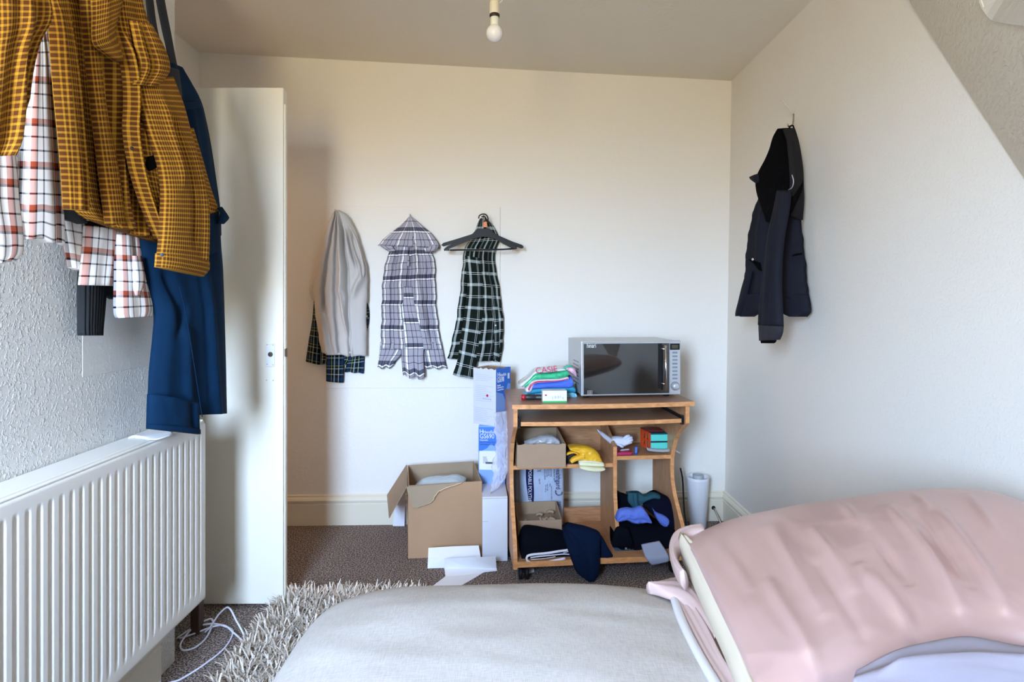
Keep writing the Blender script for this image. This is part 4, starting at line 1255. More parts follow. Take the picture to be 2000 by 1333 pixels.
e0, e1 = G.p(-0.002, 0.0, gh - 0.004), G.p(-0.002, gd, gh + 0.002)
prism('flap', [e0, e1, at(757, 968, 2.90), at(761, 1013, 2.66)], m_bigin, 0.004, big)
# torn flap folded over the front
ff = [(794, 951), (797, 965), (806, 991), (815, 992.5), (822, 989), (835, 985), (846, 978), (849, 971), (857, 961), (870, 955), (885, 949), (900, 944), (902, 942)]
FP = (tuple(G.p(0, -0.004, 0)), tuple(-G.y.cross(Vector((0, 0, 1))).cross(Vector((0, 0, 1))) * -1))
fn = G.x.cross(Vector((0, 0, 1))).normalized()      # points to the viewer
def onF(px, py, off): return Vector(hit(px, py, tuple(G.p(0, 0, 0) + fn * off), tuple(fn)))
prism('torn_flap', [onF(x, y, 0.004 + 0.010 * max(0, min(1, (y - 950) / 40))) for x, y in ff], m_bigin, 0.004, big, fn)
# torn corrugated edge: a rough lighter strip along the tear
bm = bmesh.new()
P = spline([tuple(onF(x, y, 0.013)) for x, y in ff[3:]], 40)
rs = random.Random(2)
bm_tube(bm, [Vector(p) + Vector((rs.uniform(-.0015, .0015), 0, rs.uniform(-.002, .002))) for p in P], 0.003, 5)
bm_obj('torn_edge', bm, M('torn_card_edge', (0.52, 0.39, 0.25), 0.9), big)
bagT = thing('plastic_bag', 'clear plastic wrapped packet inside the large cardboard box', 'bag', tuple(G.p(.15, .15, .2)))
cloth('film', [(812, 946, 814, 965), (826, 936, 828, 965), (848, 932, 848, 960), (872, 931, 874, 955), (892, 930, 894, 950), (910, 938, 908, 946)], ((0, 2.72, 0), (0, -1, 0)), film('milky_bag_film', (0.62, 0.72, 0.76), 0.6, 0.1), bagT, nu=14, nv=28, bulge=0.05, crumple=0.025, cf=(2, 4), seed=101, back=0.06)
cloth('contents', [(822, 944, 824, 990), (850, 938, 850, 990), (888, 936, 888, 985)], ((0, 2.76, 0), (0, -1, 0)), M('pale_blue_packet', (0.55, 0.63, 0.68), 0.4), bagT, nu=10, nv=10, bulge=0.03, amp=0.004, seed=102, back=0.05)
whc = prism('white_card', [at(767, 1028, 2.925), at(790, 1028, 2.925), at(792, 962, 2.94), at(774, 974, 2.94)], M('bluish_white_card', (0.70, 0.71, 0.80), 0.6), 0.002, None, (0, -1, 0))
tag(whc, 'white card leaning on skirting behind the large cardboard box', 'card')

# tall white carton and the two blue cartons on it
m_wcard = M('white_carton_card', (0.66, 0.68, 0.74), 0.5, var=(6, 0.03))
T = Frame((-0.1335, 2.553, 0.001), yaw=math.radians(4.0))
tw, td, th_ = 0.114, 0.25, 0.291
tall = thing('tall_carton', 'tall plain white carton standing between large cardboard box and desk', 'box', tuple(T.p(tw / 2, td / 2, 0)))
box('carton', T, (0, 0, 0), (tw, td, th_), m_wcard, tall, 0.001)
box('lid_seam', T, (0.0005, -0.0008, th_ - 0.008), (tw - 0.0005, 0.0004, th_ - 0.0062), M('grey_seam', (0.30, 0.31, 0.34), 0.7), tall)
for z in (0.18,):
    box('side_slot', T, (0.001, -0.0006, z), (0.026, 0.0002, z + 0.0012), M('grey_seam', None), tall)
m_bluec = M('blue_carton_print', (0.03, 0.17, 0.66), 0.4)
m_bluel = M('light_blue_carton_print', (0.22, 0.38, 0.78), 0.4)
m_paper = M('white_label', (0.74, 0.75, 0.80), 0.5)
L_ = Frame((-0.1615, 2.74, 0.2925), yaw=math.radians(-3))
lw, ld, lh = 0.128, 0.075, 0.276
gl1 = thing('blue_carton', 'lower blue glove carton with white label on tall white carton', 'box', tuple(L_.p(lw / 2, ld / 2, 0)))
box('carton', L_, (0, 0, 0), (lw, ld, lh), m_bluel, gl1, 0.001)
lf = lambda px: (px - 935.0) / 45.0 * lw * 0.86
lz = lambda py: (940 - py) / (940 - 833) * lh
prism('blue_panel', [L_.p(0.001, -0.0006, lz(882)), L_.p(0.001, -0.0006, lh - 0.004), L_.p(lw - 0.002, -0.0006, lh - 0.004), L_.p(lw - 0.006, -0.0006, lz(866)), L_.p(lf(968), -0.0006, lz(872)), L_.p(lf(960), -0.0006, lz(865)), L_.p(lf(952), -0.0006, lz(874))], m_bluec, 0.0006, gl1, L_.y)
box('white_label', L_, (0.004, -0.0012, lz(914)), (lf(972), 0.0, lz(879)), m_paper, gl1)
box('barcode', L_, (lf(949), -0.0016, lz(903)), (lf(967), -0.0010, lz(899.5)), M('dark_print', (0.06, 0.06, 0.09), 0.5), gl1)
for k in range(5):
    box('print', L_, (lf(944), -0.0016, lz(891 + k * 2.6)), (lf(951 + (k * 37 % 9)), -0.0010, lz(890 + k * 2.6)), M('grey_blue_ink', None), gl1)
def lfr(px, py): return Frame(L_.p(lf(px), -0.0016, lz(py)), x=L_.x, y=(0, 0, 1), z=-L_.y)
lettering('lettering', 'HandSafe', 0.020, lfr(944.5, 846), m_wp, gl1, 0.0003, squash=0.85)
lettering('lettering', 'H', 0.030, lfr(937, 846.5), m_wp, gl1, 0.0006, squash=0.9)
lettering('lettering', 'GS690', 0.032, lfr(937.5, 855.5), m_wp, gl1, 0.0006, squash=0.82)
for py, s in ((860, 'Disposable'), (864, 'Nitrile Powder Free'), (868, 'Examination Gloves')):
    lettering('lettering', s, 0.011, lfr(938, py), m_wp if py < 862 else m_np, gl1, 0.0003, squash=0.8)
# upper carton, turned so that two sides show
Uc = Frame((-0.0775, 2.725, 0.5690), x=(-math.cos(.60), math.sin(.60), 0), y=(math.sin(.60), math.cos(.60), 0))
uw, ud, uh = 0.137, 0.125, 0.274
gl2 = thing('blue_carton', 'upper blue glove carton with torn top showing its plain white side', 'box', tuple(Uc.p(uw / 2, ud / 2, 0)))
m_whf = M('white_printed_side', (0.60, 0.64, 0.80), 0.5, var=(3, 0.05))
UN1 = Vector((-math.sin(.60), -math.cos(.60), 0))        # faces left-front
UN2 = Vector((math.cos(.60), -math.sin(.60), 0))         # faces right-front
n = 12
rs = random.Random(9)
def torn(w): return [(w * k / n, rs.uniform(-.004, .005) if 0 < k < n else 0) for k in range(n + 1)]
prism('white_side', [Uc.p(0, 0, 0), Uc.p(uw, 0, 0)] + [Uc.p(uw - a, 0, uh + d) for a, d in torn(uw)], m_whf, 0.0025, gl2, -UN1)
prism('blue_side', [Uc.p(0, 0.0026, 0), Uc.p(0, ud, 0)] + [Uc.p(0, ud - a * .98, uh + d + 0.002) for a, d in torn(ud)], m_bluec, 0.0025, gl2, -UN2)
prism('rear_side', [Uc.p(0.003, ud, 0), Uc.p(uw, ud, 0), Uc.p(uw, ud, uh), Uc.p(0.003, ud, uh)], m_cardin, 0.0025, gl2, Vector((0, 1, 0)) * 0 + UN1)
prism('rear_side', [Uc.p(uw, 0.003, 0), Uc.p(uw, ud - 0.003, 0), Uc.p(uw, ud - 0.003, uh), Uc.p(uw, 0.003, uh)], m_cardin, 0.0025, gl2, UN2)
box('base', Frame(Uc.o, x=-Uc.x, y=Uc.y), (-uw, 0.003, 0.0), (-0.003, ud, 0.003), m_cardin, gl2)
box('inner_flap', Frame(Uc.o, x=-Uc.x, y=Uc.y), (-uw + .004, 0.02, uh - 0.008), (-0.006, ud - 0.003, uh - 0.005), m_cardin, gl2)
fW = Frame(Uc.p(uw, 0, 0), x=-Uc.x, y=(0, 0, 1), z=UN1)
disc('red_dot', fW.p(uw * 0.63, uh * (832 - 773) / 112, 0.0004), UN1, 0.0068, M('red_print_dot', (0.50, 0.01, 0.06), 0.4), gl2, 0.0005)
rs = random.Random(4)
for k in range(26):
    zz = uh * (0.06 + 0.033 * k)
    if 0.30 < zz / uh < 0.42 or 0.70 < zz / uh < 0.78: continue
    x0 = rs.uniform(0.05, 0.12) * uw; x1 = rs.uniform(0.55, 0.95) * uw
    bm = bmesh.new(); bm_box(bm, fW, (x0, zz, 0.0), (x1, zz + 0.0016, 0.0005))
    bm_obj('print', bm, M('pale_blue_ink', (0.42, 0.46, 0.64), 0.5), gl2)
for k in range(5):
    bm = bmesh.new(); bm_box(bm, fW, (uw * (.44 + .08 * k), uh * .455, 0.0), (uw * (.47 + .08 * k), uh * .475, 0.0005)); bm_obj('print', bm, M('grey_blue_ink', None), gl2)
fB = Frame(Uc.p(0, 0.002, 0), x=Uc.y, y=(0, 0, 1), z=UN2)
lettering('lettering', 'H', 0.032, Frame(fB.p(0.010, uh * .86, 0.0006), x=fB.x, y=fB.y, z=fB.z), m_wp, gl2, 0.0005, squash=1.0)
lettering('lettering', 'HandSafe', 0.020, Frame(fB.p(0.032, uh * .865, 0.0006), x=fB.x, y=fB.y, z=fB.z), m_wp, gl2, 0.0003, squash=0.7)
lettering('lettering', 'GS690', 0.036, Frame(fB.p(0.008, uh * .765, 0.0006), x=fB.x, y=fB.y, z=fB.z), m_wp, gl2, 0.0005, squash=0.6)
for z, s in ((.70, 'Disposable'), (.66, 'Nitrile Powder Free'), (.62, 'Examination Gloves')):
    lettering('lettering', s, 0.011, Frame(fB.p(0.008, uh * z, 0.0006), x=fB.x, y=fB.y, z=fB.z), m_wp, gl2, 0.0003, squash=0.6)
prism('pale_swoosh', [fB.p(0.002, uh * .10, 0.0006), fB.p(0.12, uh * .10, 0.0006), fB.p(0.12, uh * .35, 0.0006), fB.p(0.075, uh * .42, 0.0006), fB.p(0.055, uh * .55, 0.0006), fB.p(0.002, uh * .60, 0.0006)], m_bluel, 0.0004, gl2, fB.z)
prism('pale_swoosh', [fB.p(0.12, uh * .46, 0.0006), fB.p(0.12, uh * .70, 0.0006), fB.p(0.10, uh * .72, 0.0006), fB.p(0.085, uh * .62, 0.0006)], m_bluel, 0.0004, gl2, fB.z)
prism('white_square', [fB.p(0.096, uh * .80, 0.0008), fB.p(0.112, uh * .80, 0.0008), fB.p(0.112, uh * .90, 0.0008), fB.p(0.096, uh * .90, 0.0008)], m_wp, 0.0004, gl2, fB.z)
# trailing clear wrapper
fw = cloth('plastic_wrapper', [(966, 806, 992, 802, .0), (965, 835, 994, 832, .0), (968, 862, 997, 862, .01), (966, 890, 997, 900, .02), (960, 915, 996, 915, .03), (962, 935, 990, 930, .04), (957, 955, 975, 950, .05), (957, 962, 962, 962, .06)], ((0, 2.67, 0), (0, -1, 0)), film('hanging_clear_film', (0.72, 0.72, 0.80), 0.34, 0.08), None, nu=24, nv=60, bulge=0.012, amp=0.010, crumple=0.035, cf=(4, 7), seed=111, edge=1.5)
tag(fw, 'clear crinkled plastic wrapper trailing down from the blue glove cartons', 'wrapper')

# papers on the carpet
m_pp = M('white_sheet', (0.76, 0.76, 0.79), 0.7)
def sheet(name, label, pts, faces, t=0.0015):
    v = [at(x, y, D) if z is None else Vector(atz(x, y, z)) for x, y, D, z in pts]
    bm = bmesh.new()
    vs = [bm.verts.new(q) for q in v]
    for f in faces: bm.faces.new([vs[k] for k in f])
    bmesh.ops.recalc_face_normals(bm, faces=bm.faces)
    bmesh.ops.solidify(bm, geom=list(bm.faces), thickness=t)
    o = bm_obj(name, bm, m_pp)
    return tag(o, label, 'paper')
sheet('paper_sheet', 'creased white paper leaning against the front of large cardboard box',
      [(835, 1111, 0, .002), (867, 1110, 0, .002), (940, 1098, 2.52, None), (935, 1066, 2.545, None), (885, 1068, 2.535, None), (837, 1071, 2.53, None), (836, 1090, 2.50, None), (870, 1091, 2.50, None), (938, 1084, 2.53, None)],
      [(0, 1, 7, 6), (6, 7, 4, 5), (7, 8, 3, 4), (1, 2, 8, 7)])
sheet('paper_sheet', 'torn white paper lying on carpet in front of the leaning sheet',
      [(868, 1091, 2.455, None), (920, 1089, 2.45, None), (968, 1088, 2.45, None), (868, 1112, 0, .010), (920, 1111, 0, .010), (970, 1111, 0, .008), (870, 1127, 0, .002), (905, 1125, 0, .002), (945, 1119, 0, .002), (971, 1116, 0, .002), (846, 1145, 0, .002), (900, 1145, 0, .002), (920, 1134, 0, .002)],
      [(0, 1, 4, 3), (1, 2, 5, 4), (3, 4, 7, 6), (4, 5, 9, 8), (4, 8, 7), (6, 7, 11, 10), (7, 8, 12, 11)])

# right of the desk: white bin, pipe stub
bz = 0.001
bc = atz(1363, 1034, 0.0); 
binT = thing('waste_bin', 'slim white tapered plastic bin standing in corner beside desk', 'bin', (bc.x, 2.945, 0))
fb = Frame((bc.x * 2.945 / bc.y, 2.945, 0.001))
lathe('bin_body', [(0.038, 0.0), (0.042, 0.004), (0.056, 0.245), (0.057, 0.262), (0.0545, 0.262), (0.053, 0.245), (0.040, 0.012)], fb, M('white_bin_plastic', (0.74, 0.76, 0.80), 0.4), binT, 36)
lathe('inner_tube', [(0.012, 0.10), (0.024, 0.23), (0.026, 0.272), (0.024, 0.272), (0.02, 0.23)], fb, M('grey_tube', (0.42, 0.45, 0.48), 0.5), binT, 20)
hp0 = Vector(hit(1393.5, 992.5, *((0.96, yb(.96) - 0.02, 0), tuple(BWN))))
gp_ = thing('gas_pipe', 'short dull pipe rising from the carpet into hole in skirting', 'pipe', (hp0.x + .03, hp0.y - 0.05, 0))
disc('dark_hole', hp0, BWN, 0.0105, m_dark, gp_, 0.001, 16)
pe = atz(1409, 1025, 0.004)
tube('pipe', [hp0 + BWN * 0.004, hp0 * .55 + pe * .45 + Vector((0, 0, .004)), pe], 0.0048, m_metal, gp_, 8, 8)
lathe('pipe_collar', [(0.012, 0.0), (0.012, 0.01), (0.006, 0.014)], Frame((pe.x + .004, pe.y, 0.001)), M('dark_collar', (0.05, 0.04, 0.04), 0.6), gp_, 14)

# ------------------------------------------------------------------ clothes on the back wall
def hookobj(name, label, pts, r, mat=None, group=None):
    o = tube(name, pts, r, mat or m_metal, None, 8, 16)
    return tag(o, label, 'hook', group)
def bwp(px, py, off): return Vector(hit(px, py, tuple(np.array(BW[0]) + np.array(BWN) * off), tuple(BWN)))

m_beige = M('pale_beige_cotton', (0.52, 0.495, 0.475), 0.9, bump=(350, 0.3, 0.001))
tb = thing('beige_trousers', 'pale beige trousers bunched on hook over a dark green tartan shirt', 'trousers', tuple(bwp(660, 560, .04)))
cloth('waist_and_legs', [(655, 414, 668, 413, .075), (650, 419, 678, 419, .08), (641, 438, 690, 440, .075), (632, 462, 699, 462, .07), (624, 492, 707, 490, .065), (616, 525, 716, 520, .06), (613, 555, 719, 548, .06), (614, 590, 717, 585, .06), (618, 625, 716, 620, .06), (623, 660, 716, 660, .06), (629, 690, 717, 696, .06)],
      BW, m_beige, tb, nu=90, nv=70, bulge=0.046, amp=0.005, fscale=3.6, fu=4, seed=201, edge=0.6, hem=1.5,
      folds=((.30, .18, 0, .72, .030, -.010), (.42, .42, 0, 1, .025, -.010), (.62, .68, .05, 1, .028, -.012), (.55, .56, 0, .6, .05, .012), (.84, .93, .1, .5, .03, .012), (.74, .82, .12, .42, .022, -.010), (.95, .75, .42, .62, .06, .010), (.5, .72, .5, 1, .03, .006), (.2, .27, .6, 1, .05, -.005)))
cloth('side_fold', [(640, 440, 652, 440, .05), (622, 500, 640, 500, .05), (610, 545, 630, 545, .045), (605, 566, 626, 570, .045), (608, 582, 622, 592, .045)], BW, m_beige, tb, nu=12, nv=26, bulge=0.022, amp=0.002, seed=202)
cloth('rolled_waistband', [(672, 430, 684, 440, .10), (684, 462, 698, 468, .10), (694, 500, 709, 505, .10), (700, 530, 713, 535, .095), (698, 552, 706, 556, .09)], BW, m_beige, tb, nu=14, nv=34, bulge=0.016, amp=0.004, fu=6, seed=203, folds=((.5, .5, .1, .95, .12, -.012),))
cloth('turn_up', [(636, 689, 637, 694, .085), (660, 689, 660, 694, .087), (686, 686, 686, 691, .087)], BW, m_beige, tb, nu=6, nv=14, bulge=0.004, amp=0.001, seed=204)
hookobj('coat_hook', 'small metal hook holding the beige trousers on back wall', [bwp(662, 416, 0.0), bwp(662, 413, .03), bwp(662, 417, .085), bwp(662, 411, .10)], 0.003)

m_tart = plaid('green_blue_tartan', '060f10', 0.085, [(.10, .16, 'a8b6b8'), (.30, .52, '16345a'), (.60, .63, 'b9c06a'), (.78, .86, '9fb2b4')], 0.085, [(.08, .14, '93a3a4'), (.30, .5, '14304f'), (.58, .61, 'a6ad60'), (.74, .80, '8ea2a4')])
tt = thing('tartan_shirt', 'dark green and blue tartan shirt showing beneath the beige trousers', 'shirt', tuple(bwp(660, 700, .02)))
cloth('left_sleeve', [(614, 585, 619, 583, .012), (610, 625, 622, 625, .012), (603, 665, 626, 670, .014), (597, 706, 625, 713, .016)], BW, m_tart, tt, nu=12, nv=26, bulge=0.016, amp=0.003, seed=211)
cloth('tail', [(628, 672, 690, 672, .015), (627, 700, 690, 700, .015), (626, 712, 682, 713, .015)], BW, m_tart, tt, nu=20, nv=16, bulge=0.02, amp=0.004, seed=212, hem=1)
cloth('cuff', [(637, 690, 673, 690, .032), (637, 720, 672, 720, .032), (637, 745, 671, 748, .032)], BW, m_tart, tt, nu=14, nv=16, bulge=0.014, amp=0.002, seed=213)
cloth('right_tail', [(684, 680, 712, 676, .02), (678, 705, 712, 700, .02), (673, 726, 711, 729, .02)], BW, m_tart, tt, nu=14, nv=16, bulge=0.018, amp=0.004, seed=214, hem=1)
cloth('placket', [(710, 580, 714, 582, .02), (711, 605, 721, 604, .02), (712, 630, 721, 630, .02), (713, 648, 717, 648, .02)], BW, m_tart, tt, nu=8, nv=16, bulge=0.010, amp=0.002, seed=215)
disc('button', bwp(716, 618, .034), BWN, 0.0052, m_white, tt, 0.003, 12)

m_gray = plaid('grey_navy_check', 'a3a0ac', 0.120, [(.05, .085, '05070f'), (.18, .42, 'ffffff'), (.28, .315, '0a0d18'), (.55, .585, '05070f'), (.76, .79, '10131f')],
               0.130, [(.03, .19, '0a1034'), (.19, .40, 'ffffff'), (.24, .265, '0a0d18'), (.52, .55, '05070f'), (.78, .805, '10131f')], strong=0.5)
gs = thing('checked_shirt', 'grey shirt with navy and white check hanging in middle of back wall', 'shirt', tuple(bwp(800, 600, .03)))
cloth('body', [(772, 462, 832, 462, .03), (762, 485, 842, 485, .03), (754, 512, 849, 508, .03), (748, 540, 851, 535, .03), (746, 580, 852, 580, .03), (745, 620, 855, 620, .03), (744, 655, 860, 655, .03), (743, 680, 864, 682, .03)],
      BW, m_gray, gs, nu=54, nv=60, bulge=0.036, amp=0.008, fscale=3.0, crumple=.006, cf=(4,5), fu=4, seed=221, edge=.8, uvw=0.40, uv0=(0, .0),
      folds=((.22, .2, .1, 1, .03, -.008), (.50, .56, .05, 1, .035, -.010), (.62, .80, 0, .9, .03, .008), (.36, .4, .2, 1, .05, .006), (.85, .86, .2, 1, .03, -.008)))
cloth('left_tail', [(743, 668, 800, 668, .03), (741, 690, 788, 690, .03), (739, 706, 774, 706, .03), (737, 719, 769, 717, .03)], BW, m_gray, gs, nu=16, nv=16, bulge=0.020, amp=0.005, hem=2.5, seed=222, uv0=(-.09, .62))
cloth('right_tail', [(818, 668, 863, 668, .03), (822, 690, 867, 690, .03), (825, 706, 870, 706, .03), (827, 718, 874, 720, .03)], BW, m_gray, gs, nu=16, nv=16, bulge=0.020, amp=0.005, hem=2.5, seed=223, uv0=(.09, .62), folds=((.3, .35, 0, 1, .08, .006),))
cloth('sleeve', [(776, 560, 806, 560, .055), (778, 600, 812, 600, .06), (781, 640, 822, 640, .06), (783, 670, 828, 670, .06), (784, 700, 828, 700, .06), (787, 734, 830, 740, .06)], BW, m_gray, gs, nu=18, nv=34, bulge=0.018, amp=0.007, hem=3, seed=224, uv0=(-.02, .3), folds=((.75, .6, .3, 1, .06, -.008),))
cloth('placket', [(818, 600, 826, 600, .055), (822, 640, 832, 640, .055), (827, 670, 838, 668, .055), (834, 686, 836, 684, .05)], BW, m_gray, gs, nu=8, nv=18, bulge=0.010, amp=0.002, seed=225, uv0=(.03, .4))
cloth('yoke', [(798, 425, 806, 425, .05), (789, 434, 817, 434, .05), (775, 446, 831, 446, .052), (762, 456, 843, 456, .054), (748, 468, 852, 468, .055), (741, 477, 858, 478, .055), (737, 480, 858, 487, .05)], BW, m_gray, gs, nu=40, nv=30, bulge=0.022, amp=0.005, fu=3, crumple=.005, cf=(4,4), seed=226, uvw=.42, uv0=(.02, .02), folds=((.5, .5, 0, .6, .2, .008),))
cloth('collar_side', [(741, 478, 762, 474, .06), (750, 486, 770, 484, .06), (760, 492, 774, 490, .06)], BW, m_gray, gs, nu=12, nv=12, bulge=0.010, amp=0.002, seed=227, uv0=(-.1, .1))
cloth('collar_side', [(828, 474, 856, 479, .06), (826, 484, 855, 486, .06), (830, 492, 846, 493, .06)], BW, m_gray, gs, nu=12, nv=12, bulge=0.010, amp=0.002, seed=228, uv0=(.1, .1))
cloth('pocket', [(776, 502, 800, 500, .058), (776, 520, 800, 520, .058)], BW, m_gray, gs, nu=8, nv=8, bulge=0.003, amp=0.001, seed=229, uv0=(-.03, .15))
cloth('pocket', [(806, 500, 832, 500, .058), (806, 518, 816, 526, .058)], BW, m_gray, gs, nu=8, nv=8, bulge=0.003, amp=0.001, seed=230, uv0=(.03, .15))
hookobj('coat_hook', 'small metal hook above the grey checked shirt on back wall', [bwp(801, 425, 0.0), bwp(801, 419, .01), bwp(801, 424, .05), bwp(801, 429, .062), bwp(801, 421, .072)], 0.0028)

m_green = plaid('green_black_check', '0a1712', 0.120, [(.04, .40, 'c3cdcb'), (.21, .235, '060a08'), (.62, .64, 'f6f8f7'), (.70, .718, 'e8eeec')],
                0.120, [(.05, .32, 'b9c4c2'), (.175, .195, '060a08'), (.58, .60, 'f6f8f7'), (.66, .678, 'e8eeec')])
gg = thing('checked_shirt', 'dark green and white checked shirt hanging behind black hangers', 'shirt', tuple(bwp(930, 600, .03)))
cloth('body', [(938, 428, 950, 428, .03), (932, 440, 962, 440, .03), (926, 455, 972, 455, .03), (915, 472, 976, 470, .03), (906, 492, 966, 495, .03), (903, 520, 969, 522, .03), (900, 555, 975, 560, .03), (896, 590, 980, 595, .03), (890, 630, 983, 630, .03), (882, 670, 983, 665, .03), (874, 700, 977, 706, .03)],
      BW, m_green, gg, nu=54, nv=60, bulge=0.038, amp=0.008, fscale=2.6, crumple=.006, cf=(4,5), fu=4, seed=241, edge=.7, uvw=.42, folds=((.42, .45, .1, 1, .03, -.010), (.66, .62, .2, 1, .04, .010), (.80, .84, .2, 1, .03, -.010), (.2, .14, .4, 1, .04, -.006)))
cloth('sleeve', [(908, 500, 940, 505, .06), (912, 560, 945, 560, .06), (905, 620, 945, 625, .06), (898, 670, 938, 680, .06), (893, 705, 930, 715, .06), (884, 732, 928, 741, .06)], BW, m_green, gg, nu=18, nv=34, bulge=0.018, amp=0.004, seed=242, uv0=(-.03, .15), folds=((.6, .5, .3, 1, .06, -.008),))
cloth('front_edge', [(958, 560, 968, 560, .05), (962, 620, 975, 620, .05), (965, 670, 976, 668, .05), (962, 700, 976, 708, .05)], BW, m_green, gg, nu=8, nv=18, bulge=0.012, amp=0.003, seed=243, uv0=(.13, .3))
disc('button', bwp(968, 636, .066), BWN, 0.0042, m_white, gg, 0.003, 10)
disc('cuff_button', bwp(891, 726, .082), BWN, 0.0042, m_dark, gg, 0.003, 10)
hookobj('coat_hook', 'metal hook carrying the two black hangers on back wall', [bwp(945, 432, 0.0), bwp(944, 420, .02), bwp(944, 424, .09), bwp(945, 434, .115), bwp(946, 424, .125)], 0.0028)


def hanger(label, off, hook, arms, bar, thick):
    t = thing('clothes_hanger', label, 'hanger', tuple(bwp(943, 460, off)), 'black plastic hangers on the back wall')
    for pts in arms:
        prism('arm', [bwp(x, y, off) for x, y in pts], m_dark, thick, t, BWN, 0.0012)
    tube('hook', [bwp(x, y, off + .004) for x, y in hook], 0.0032, m_dark, t, 8, 24)
    if bar: tube('trouser_bar', [bwp(x, y, off + .004) for x, y in bar], 0.0042, m_dark, t, 8, 14)
    return t
h1 = hanger('front black plastic hanger with a trouser bar and orange size tag', 0.105,
            [(944, 452), (947, 442), (952, 434), (953, 426), (949, 419.5), (942, 418.5), (936, 422), (935, 427)],
            [[(932, 447), (956, 447), (966, 459), (985, 469), (1008, 481), (1010, 486), (1005, 488), (985, 478), (965, 466), (945, 462), (925, 466), (900, 477), (874, 488), (868, 491), (867, 487), (875, 481), (900, 469), (922, 459)]],
            [(872, 489), (900, 488.5), (940, 488), (980, 487.5), (1004, 486)], 0.008)
box('size_tag', Frame(bwp(943.5, 444, 0.118), x=-BWN.cross(Vector((0, 0, 1))).normalized() * 1.0, y=-BWN), (0, 0, 0), (0.020, 0.004, 0.028), M('orange_tag', (0.62, 0.17, 0.03), 0.4), h1, 0.001)
for x in (876, 1000):
    tube('bar_clip', [bwp(x - 3, 488, .116), bwp(x, 490.5, .118), bwp(x + 3, 488, .116)], 0.0018, m_chrome, h1, 6, 6)
h2 = hanger('wider black plastic hanger hanging just behind the other hanger', 0.088,
            [(946, 450), (949, 440), (950, 430), (946, 423), (940, 424)],
            [[(936, 450), (956, 450), (975, 461), (1000, 472), (1020, 479), (1023, 483), (1019, 486), (998, 479), (970, 469), (945, 461), (920, 465), (890, 475), (866, 482), (862, 479), (866, 475), (890, 468), (920, 459)]],
            None, 0.008)

# ------------------------------------------------------------------ jacket on the right wall
m_jk = M('dark_slate_softshell', (0.0075, 0.0085, 0.016), 0.8, bump=(90, 0.2, 0.002), spec=0.2)
m_fl = M('black_fleece', (0.0035, 0.0035, 0.004), 1.0, spec=0.05, bump=(220, 0.8, 0.004))
jk = thing('hooded_jacket', 'dark slate hooded jacket with black fleece hood on right wall hook', 'jacket', (XR - 0.08, 2.3, 1.4))
cloth('body', [(1492, 372, 1562, 360, .13, .04), (1478, 402, 1566, 400, .14, .03), (1468, 440, 1566, 440, .14, .025), (1461, 480, 1570, 480, .14, .02), (1458, 515, 1574, 515, .14, .02), (1456, 550, 1577, 550, .14, .02), (1454, 586, 1580, 584, .14, .02)],
      RW, m_jk, jk, nu=30, nv=40, bulge=0.030, amp=0.005, seed=251, edge=.8, folds=((.35, .32, .1, 1, .06, .010), (.55, .5, 0, 1, .05, -.014), (.75, .8, .3, 1, .06, .006)))
cloth('left_hem', [(1455, 575, 1492, 575, .15, .12), (1447, 598, 1490, 598, .15, .12), (1443, 615, 1484, 612, .15, .12), (1450, 619, 1474, 619, .15, .12)], RW, m_jk, jk, nu=14, nv=16, bulge=0.02, amp=0.003, seed=252)
cloth('right_hem', [(1526, 575, 1580, 575, .08, .02), (1527, 595, 1584, 595, .08, .02), (1530, 612, 1584, 610, .08, .02), (1545, 619, 1577, 619, .08, .02)], RW, m_jk, jk, nu=14, nv=16, bulge=0.02, amp=0.003, seed=253)
cloth('left_sleeve', [(1462, 530, 1470, 530, .15), (1452, 560, 1464, 562, .15), (1445, 590, 1456, 592, .155), (1440, 610, 1450, 612, .155), (1440, 618, 1448, 618, .155)], RW, m_jk, jk, nu=10, nv=16, bulge=0.015, amp=0.002, seed=254)
cloth('front_sleeve', [(1530, 372, 1546, 372, .11), (1522, 410, 1543, 408, .13), (1513, 450, 1535, 452, .15), (1506, 490, 1530, 492, .16), (1501, 530, 1528, 530, .165), (1495, 570, 1528, 572, .165), (1489, 610, 1530, 612, .165), (1487, 634, 1531, 638, .165)],
      RW, m_jk, jk, nu=18, nv=40, bulge=0.034, amp=0.005, seed=255, folds=((.4, .5, .1, 1, .1, .006), (.7, .65, .3, .9, .05, -.008)))
cloth('cuff', [(1488, 634, 1531, 638, .168), (1489, 650, 1529, 652, .168), (1490, 666, 1524, 664, .168)], RW, M('dark_ribbed_cuff', (0.016, 0.014, 0.022), 0.9), jk, nu=16, nv=10, bulge=0.032, amp=0.003, fu=8, seed=256)
cloth('cuff_lining', [(1491, 655, 1517, 655, .155), (1492, 666, 1516, 668, .155), (1494, 671, 1512, 671, .155)], RW, m_fl, jk, nu=10, nv=8, bulge=0.025, amp=0.002, seed=257)
cloth('hood', [(1537, 252, 1550, 250, .07, .05), (1523, 268, 1556, 264, .08, .04), (1512, 292, 1562, 290, .10, .035), (1502, 312, 1566, 312, .12, .03), (1490, 332, 1568, 336, .13, .03), (1482, 352, 1569, 352, .14, .03), (1485, 378, 1566, 372, .15, .05), (1494, 400, 1556, 396, .15, .07), (1504, 420, 1544, 418, .15, .09), (1514, 434, 1530, 434, .14, .10)],
      RW, m_fl, jk, nu=24, nv=36, bulge=0.045, amp=0.006, seed=258, folds=((.7, .72, 0, .7, .05, -.02),))
